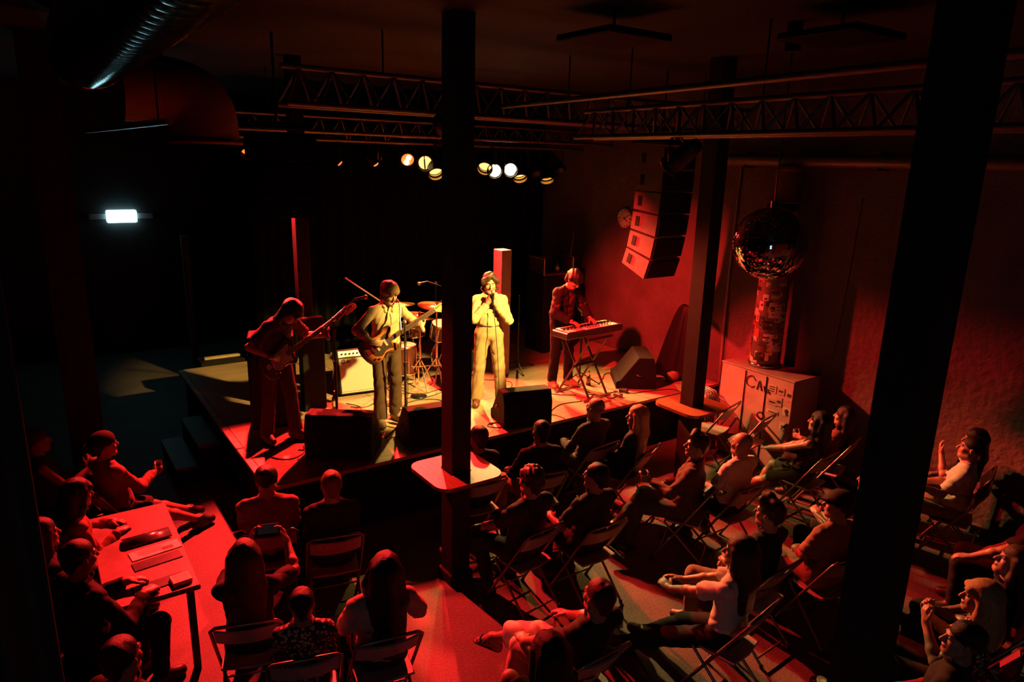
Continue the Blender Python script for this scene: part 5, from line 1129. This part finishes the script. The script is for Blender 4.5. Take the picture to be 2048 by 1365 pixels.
aud('short haired person in a black shirt seated beside the curly haired one', 3.80, 4.18, (0, 1), 'folding chair beside the curly haired person', shirt=('charcoal', (.05, .045, .045)), hair=('short', 'black'), head=(20, 2, 0), hands=dict(L=((-.18, .30, .68), (.3, .9, .1), (-.3, .1, 1), 30), R=((.10, .32, .645), (-.2, 1, -.1), (0, .1, 1))), seed=26)
r, J = aud('person with wavy quiff and brown shirt holding up a glass, legs crossed', 5.06, 4.18, (-.52, .85), 'folding chair of the person holding up a glass', shirt=('brown', (.14, .075, .055)), sleeve='long', pants=('slatepants', (.13, .115, .10)), hair=('quiff', 'brown'), head=(14, 4, 0), hands=dict(L=hold(-.10, .33, .78, 1), R=((.12, .26, .655), (-.3, 1, -.1), (0, .1, 1))), feet=(((-.10, .52, .085), (-.1, 1, 0)), ((-.30, .60, .33), (-.5, .8, -.3))), knees=((-.2, 1, .9), (.35, .8, 1.2)), seed=27, build=1.08, fold=.009, collar=True)
held(r, J, 'L', 'drinking glass held by the person with the wavy quiff')
aud('bald person in a white t-shirt seen from behind', 5.50, 3.98, (0, 1), 'folding chair of the bald person in white', shirt=('white', (.98, .9, .8)), pants=NAVY, hair=('bald', 'light'), head=(6, 0, 0), seed=28, build=1.04, fold=.0085)
aud('person in a black sleeveless top and shorts, seated in profile before the crate', 6.80, 4.02, (-.08, 1), 'folding chair of the person in the sleeveless top', shirt=BLK, sleeve='none', pants=('olive', (.10, .085, .05)), leg='short', hair=('long', 'black'), head=(10, 2, 0), lean=14, size=.98, build=.9, hands=dict(L=((-.06, .52, .665), (.3, 1, -.25), (-.1, .2, 1), 14), R=((.10, .46, .66), (-.4, 1, -.1), (.1, .2, 1), 14)), feet=(((-.06, .78, .085), (-.2, 1, 0)), ((.10, .62, .085), (.0, 1, 0))), knees=((-.05, 1, 1.1), (.1, 1, 1)), seed=29)
r, J = aud('person with long curly dark hair half hidden behind the one in the sleeveless top', 7.36, 4.08, (-.25, 1), 'folding chair by the wall, half hidden behind the sleeveless person', shirt=('plumtop', (.16, .05, .05)), sleeve='long', hair=('long', 'black'), lean=16, size=.93, build=.9, hands=dict(L=hold(-.08, .32, .80, 1), R=((.10, .24, .64), (-.2, 1, 0), (0, .1, 1))), feet=(((-.12, .36, .085), (-.12, 1, 0)), ((.12, .34, .085), (.1, 1, 0))), seed=30)
held(r, J, 'L', 'drinking glass held by the half hidden person beside the crate')
aud('person with tousled brown hair in a plain black t-shirt, third row', 4.52, 2.96, (-.05, 1), 'folding chair of the tousled haired person in black', shirt=BLK, pants=KHAKI, hair=('quiff', 'brown'), head=(10, 0, 0), feet=(((-.22, .42, .085), (-.2, 1, 0)), ((.22, .42, .085), (.2, 1, 0))), knees=((-.5, 1, .9), (.5, 1, .9)), seed=31, build=1.04)
aud('person in a dark green cap and orange lit tan shirt, third row', 5.14, 2.74, (.2, 1), 'folding chair of the person in the cap', shirt=('tanshirt', (.34, .20, .12)), pants=('rustpants', (.42, .26, .17)), hair=('short', 'brown'), cap='front', head=(34, 0, 0), feet=(((-.06, .46, .085), (-.1, 1, 0)), ((.30, .44, .085), (.3, 1, 0))), knees=((.1, 1, 1.2), (.6, 1, 1.2)), seed=32)
aud('person in a patterned shirt partly cut off by the right pillar, third row', 5.78, 2.84, (.0, 1), 'folding chair just left of the right pillar', shirt=('stripebrown', (.10, .08, .05), 'stripe'), sleeve='long', hair=('short', 'black'), seed=33, hands=dict(L=((-.10, .32, .74), (.5, .8, .2), (-.5, .2, .8), 30), R=((.06, .30, .70), (-.6, .7, 0), (.3, .3, .9), 30)))
aud('person with long dark hair and white t-shirt stretching both hands forward', 3.86, 2.70, (-.18, 1), 'folding chair of the long haired person in white', shirt=('white', (.98, .9, .8)), hair=('long', 'brown'), lean=6, head=(16, 2, 0), size=.99, build=.92, hands=dict(L=((-.10, .47, .70), (.35, 1, .1), (-.4, .1, .9), 22), R=((.06, .47, .70), (-.35, 1, .15), (.4, .1, .9), 22)), feet=(((-.20, .80, .085), (-.2, 1, .1)), ((.08, .72, .085), (.0, 1, .1))), knees=((-.3, 1, 1.1), (.1, 1, 1.1)), seed=34, fold=.0085)
aud('dark haired person in wide white shorts with one sandalled foot raised', 2.68, 2.98, (-.02, 1), 'folding chair of the person in white shorts', shirt=('blacktee', (.03, .027, .027)), pants=('whiteshorts', (1, .9, .8)), leg='crop', shoe=(.03, .025, .02), bare=True, sole=False, hair=('short', 'brown'), hands=dict(L=((-.22, .32, .64), (.4, 1, -.1), (-.1, .1, 1), 24), R=((.20, .36, .66), (-.3, 1, -.1), (.1, .1, 1), 24)), feet=(((-.14, .46, .085), (-.1, 1, 0)), ((-.16, .76, .36), (-.35, 1, -.1))), knees=((-.2, 1, .9), (.6, .7, 1.5)), seed=35, lean=20, flare=.05)
aud('person with smooth dark hair at the bottom edge, bare knee raised', 2.08, 2.62, (-.05, 1), 'folding chair at the bottom edge left of the white shorts', shirt=BLK, pants=('blackshorts', (.02, .02, .02)), leg='short', hair=('long', 'black'), feet=(((-.15, .42, .085), (-.1, 1, 0)), ((.06, .52, .24), (-.1, 1, -.2))), knees=((-.2, 1, 1), (.2, 1, 1.2)), seed=36, build=.93)
aud('person with cropped hair in a white t-shirt, just right of the right pillar', 7.36, 2.72, (-.28, 1), 'folding chair of the cropped haired person by the wall', shirt=('white', (.98, .9, .8)), pants=KHAKI, hair=('buzz', 'black'), head=(8, 4, 0), hands=dict(L=((-.12, .32, .72), (.3, 1, .1), (-.4, .1, .9), 24), R=((.06, .32, .70), (-.4, .9, .1), (.4, .1, .9), 24)), seed=37)
aud('person with long black hair against the right wall behind the one in white', 7.82, 2.86, (-.3, 1), 'folding chair against the right wall', shirt=BLK, hair=('long', 'black'), head=(12, 0, 0), size=.95, build=.9, seed=38, hands=dict(L=((-.06, .22, .98), (.2, .3, 1), (-.3, .9, 0), 30), R=((.12, .27, .645), (-.1, 1, -.15), (0, .1, 1))))
aud('person with long dark hair looking up, second from the lower right corner', 5.36, 1.62, (-.25, 1), 'folding chair of the person looking up at lower right', shirt=BLK, hair=('long', 'brown'), head=(22, 16, 0), seed=39, build=.93)
aud('person with shoulder length blond hair and fists near the chin, lower right', 4.78, 1.50, (-.2, 1), 'folding chair of the blond person at lower right', shirt=('leafprint', (.06, .045, .02), 'floral'), sleeve='none', hair=('fringe', 'blond'), head=(18, 4, 0), size=.97, build=.88, lean=2, hands=dict(L=((-.10, .26, .92), (.25, .35, 1), (-.6, .7, 0), 55), R=((.02, .28, .92), (-.1, .35, 1), (.5, .8, 0), 50)), seed=40)
aud('dark haired person in profile in front of the blond one, lower right', 4.24, 1.44, (-.15, 1), 'folding chair in front of the blond person at lower right', shirt=('blacktee', (.03, .027, .027)), hair=('short', 'black'), head=(30, 4, 0), seed=41, size=.96)
aud('person in a striped shirt at the foot of the right pillar, bottom edge', 3.66, 1.62, (.05, 1), 'folding chair at the foot of the right pillar', shirt=('stripegrey', (.05, .04, .04), 'stripe'), hair=('short', 'black'), seed=42, size=.92, hands=dict(L=((-.12, .30, .645), (.2, 1, -.1), (0, .1, 1)), R=((.24, .36, .645), (.2, 1, -.1), (0, .1, 1))), pants=('rust', (.24, .07, .05)))
aud('person at the right picture edge with a bare arm reaching down', 6.62, 1.84, (-.3, 1), 'folding chair at the right picture edge', shirt=('blacktee', (.03, .027, .027)), hair=('long', 'black'), hands=dict(L=((-.24, .36, .64), (0, 1, -.2), (-.1, .1, 1)), R=LAP['R']), seed=43)
# left half of the hall
aud('person with a dark bun and tan t-shirt, back turned, left of the middle', 1.42, 5.56, (.3, 1), 'folding chair of the person with the bun', shirt=('tanshirt2', (.30, .16, .10)), hair=('bun', 'black'), seed=51, build=1.1, fold=.0085)
aud('person with short red lit hair in black beside the one with the bun', 1.84, 5.20, (.25, 1), 'folding chair of the red lit short haired person', shirt=BLK, sleeve='long', hair=('short', 'light'), seed=52)
r, J = aud('person with long smooth hair lifting a phone, left of the middle', .97, 4.46, (.35, 1), 'folding chair of the person lifting a phone', shirt=BLK, sleeve='short', hair=('long', 'brown'), seed=53, build=.93, hands=dict(L=((-.02, .42, 1.02), (.25, .5, .85), (-.8, .3, .4), [30, 34, 36, 38], 0, .8, 20), R=((.24, .40, 1.02), (-.25, .5, .85), (.8, .3, .4), [30, 34, 36, 38], 0, .8, 20)))
p = WP(r, (.11, .47, 1.10)); t = empty('phone', tuple(p), r.rotation_euler.z, 'phone with dim screen lifted towards the stage', 'phone')
M = Matrix.Rotation(-.5, 4, 'X'); b = MB(); b.box((0, 0, 0), (.16, .010, .078), M, .004); b.build('case', M_BLACK, t); b = MB(); b.box((0, -.0055, 0), (.145, .001, .068), M); b.build('screen', mat('phone_screen', (.01, .01, .012), .8, spec=.05, emit=(.5, .35, .4), estr=.012), t)
r, J = aud('person with long straight dark hair leaning right, pale top, lower middle', 1.66, 3.84, (.2, 1), 'folding chair of the leaning long haired person', shirt=('palegrey', (.6, .5, .42)), hair=('vlong', 'black'), head=(0, 0, 16), seed=54, build=1.0, hands=dict(L=((-.14, .30, .655), (.1, 1, -.1), (0, .1, 1)), R=hold(.24, .30, .72, -1)))
held(r, J, 'R', 'drinking glass low at the bottom edge beside the leaning person', .3)
aud('person in a flower print top between phone holder and leaning person', 1.17, 3.93, (.3, 1), 'folding chair of the person in the flower print', shirt=('flower', (.05, .03, .03), 'floral'), sleeve='long', hair=('short', 'black'), seed=55, size=.9, build=.9)
r, J = aud('person in a dark cap at the far left with bare legs stretched out', .42, 7.02, (.9, .42), 'folding chair at the far left behind the table', shirt=('tanknit', (.30, .16, .11)), sleeve='long', pants=('skirt', (.05, .035, .035)), leg='short', hair=('short', 'black'), cap='back', head=(-8, 0, 0), hands=dict(L=((-.14, .26, .66), (.3, 1, 0), (0, .1, 1)), R=hold(.06, .34, .78, -1)), feet=(((-.08, .90, .085), (0, 1, -.1)), ((.10, .78, .085), (.1, 1, 0))), knees=((-.05, 1, 1.2), (.1, 1, 1.1)), seed=56, shoe=(.025, .02, .02))
held(r, J, 'R', 'drinking glass of the person in the cap at the far left', .6)
aud('person with thick dark hair and rumpled sleeves leaning on the left table', .0, 6.10, (1, .12), shirt=('rustsweat', (.36, .15, .11)), sleeve='long', hair=('fringe', 'black'), lean=-8, head=(10, -4, 0), hands=dict(L=((-.14, .34, .80), (.6, .8, 0), (-.1, .1, 1)), R=((.10, .34, .80), (-.6, .8, 0), (.1, .1, 1))), seed=57, fold=.010, size=.97)
aud('person with reddish topped hair behind the left table, between two others', -.10, 5.56, (1, .25), shirt=BLK, sleeve='long', hair=('long', 'brown'), seed=58, size=.96)
aud('dark haired person hunched over the near end of the left table', .02, 4.96, (1, .45), shirt=BLK, sleeve='long', hair=('short', 'black'), lean=0, hands=dict(L=((-.10, .36, .80), (.4, .9, 0), (-.1, .1, 1)), R=((.14, .34, .80), (-.3, 1, 0), (.1, .1, 1))), seed=59, build=1.08)
aud('person at the far left edge with a bent red lit arm', -.08, 7.42, (1, .1), shirt=('darkrust', (.10, .05, .045)), sleeve='none', hair=('short', 'brown'), hands=dict(L=((-.05, .30, .74), (.5, .8, .2), (-.2, .2, 1)), R=((.10, .30, .86), (-.5, .4, .8), (.5, .6, .5))), seed=60)
aud('dark figure at the bottom left corner near the table end', .20, 3.80, (.75, .7), 'folding chair at the bottom left corner', shirt=BLK, sleeve='long', hair=('short', 'black'), seed=61)
for o in sc.objects:
    if o.get('label') == '-': o['label'] = 'folding chair'
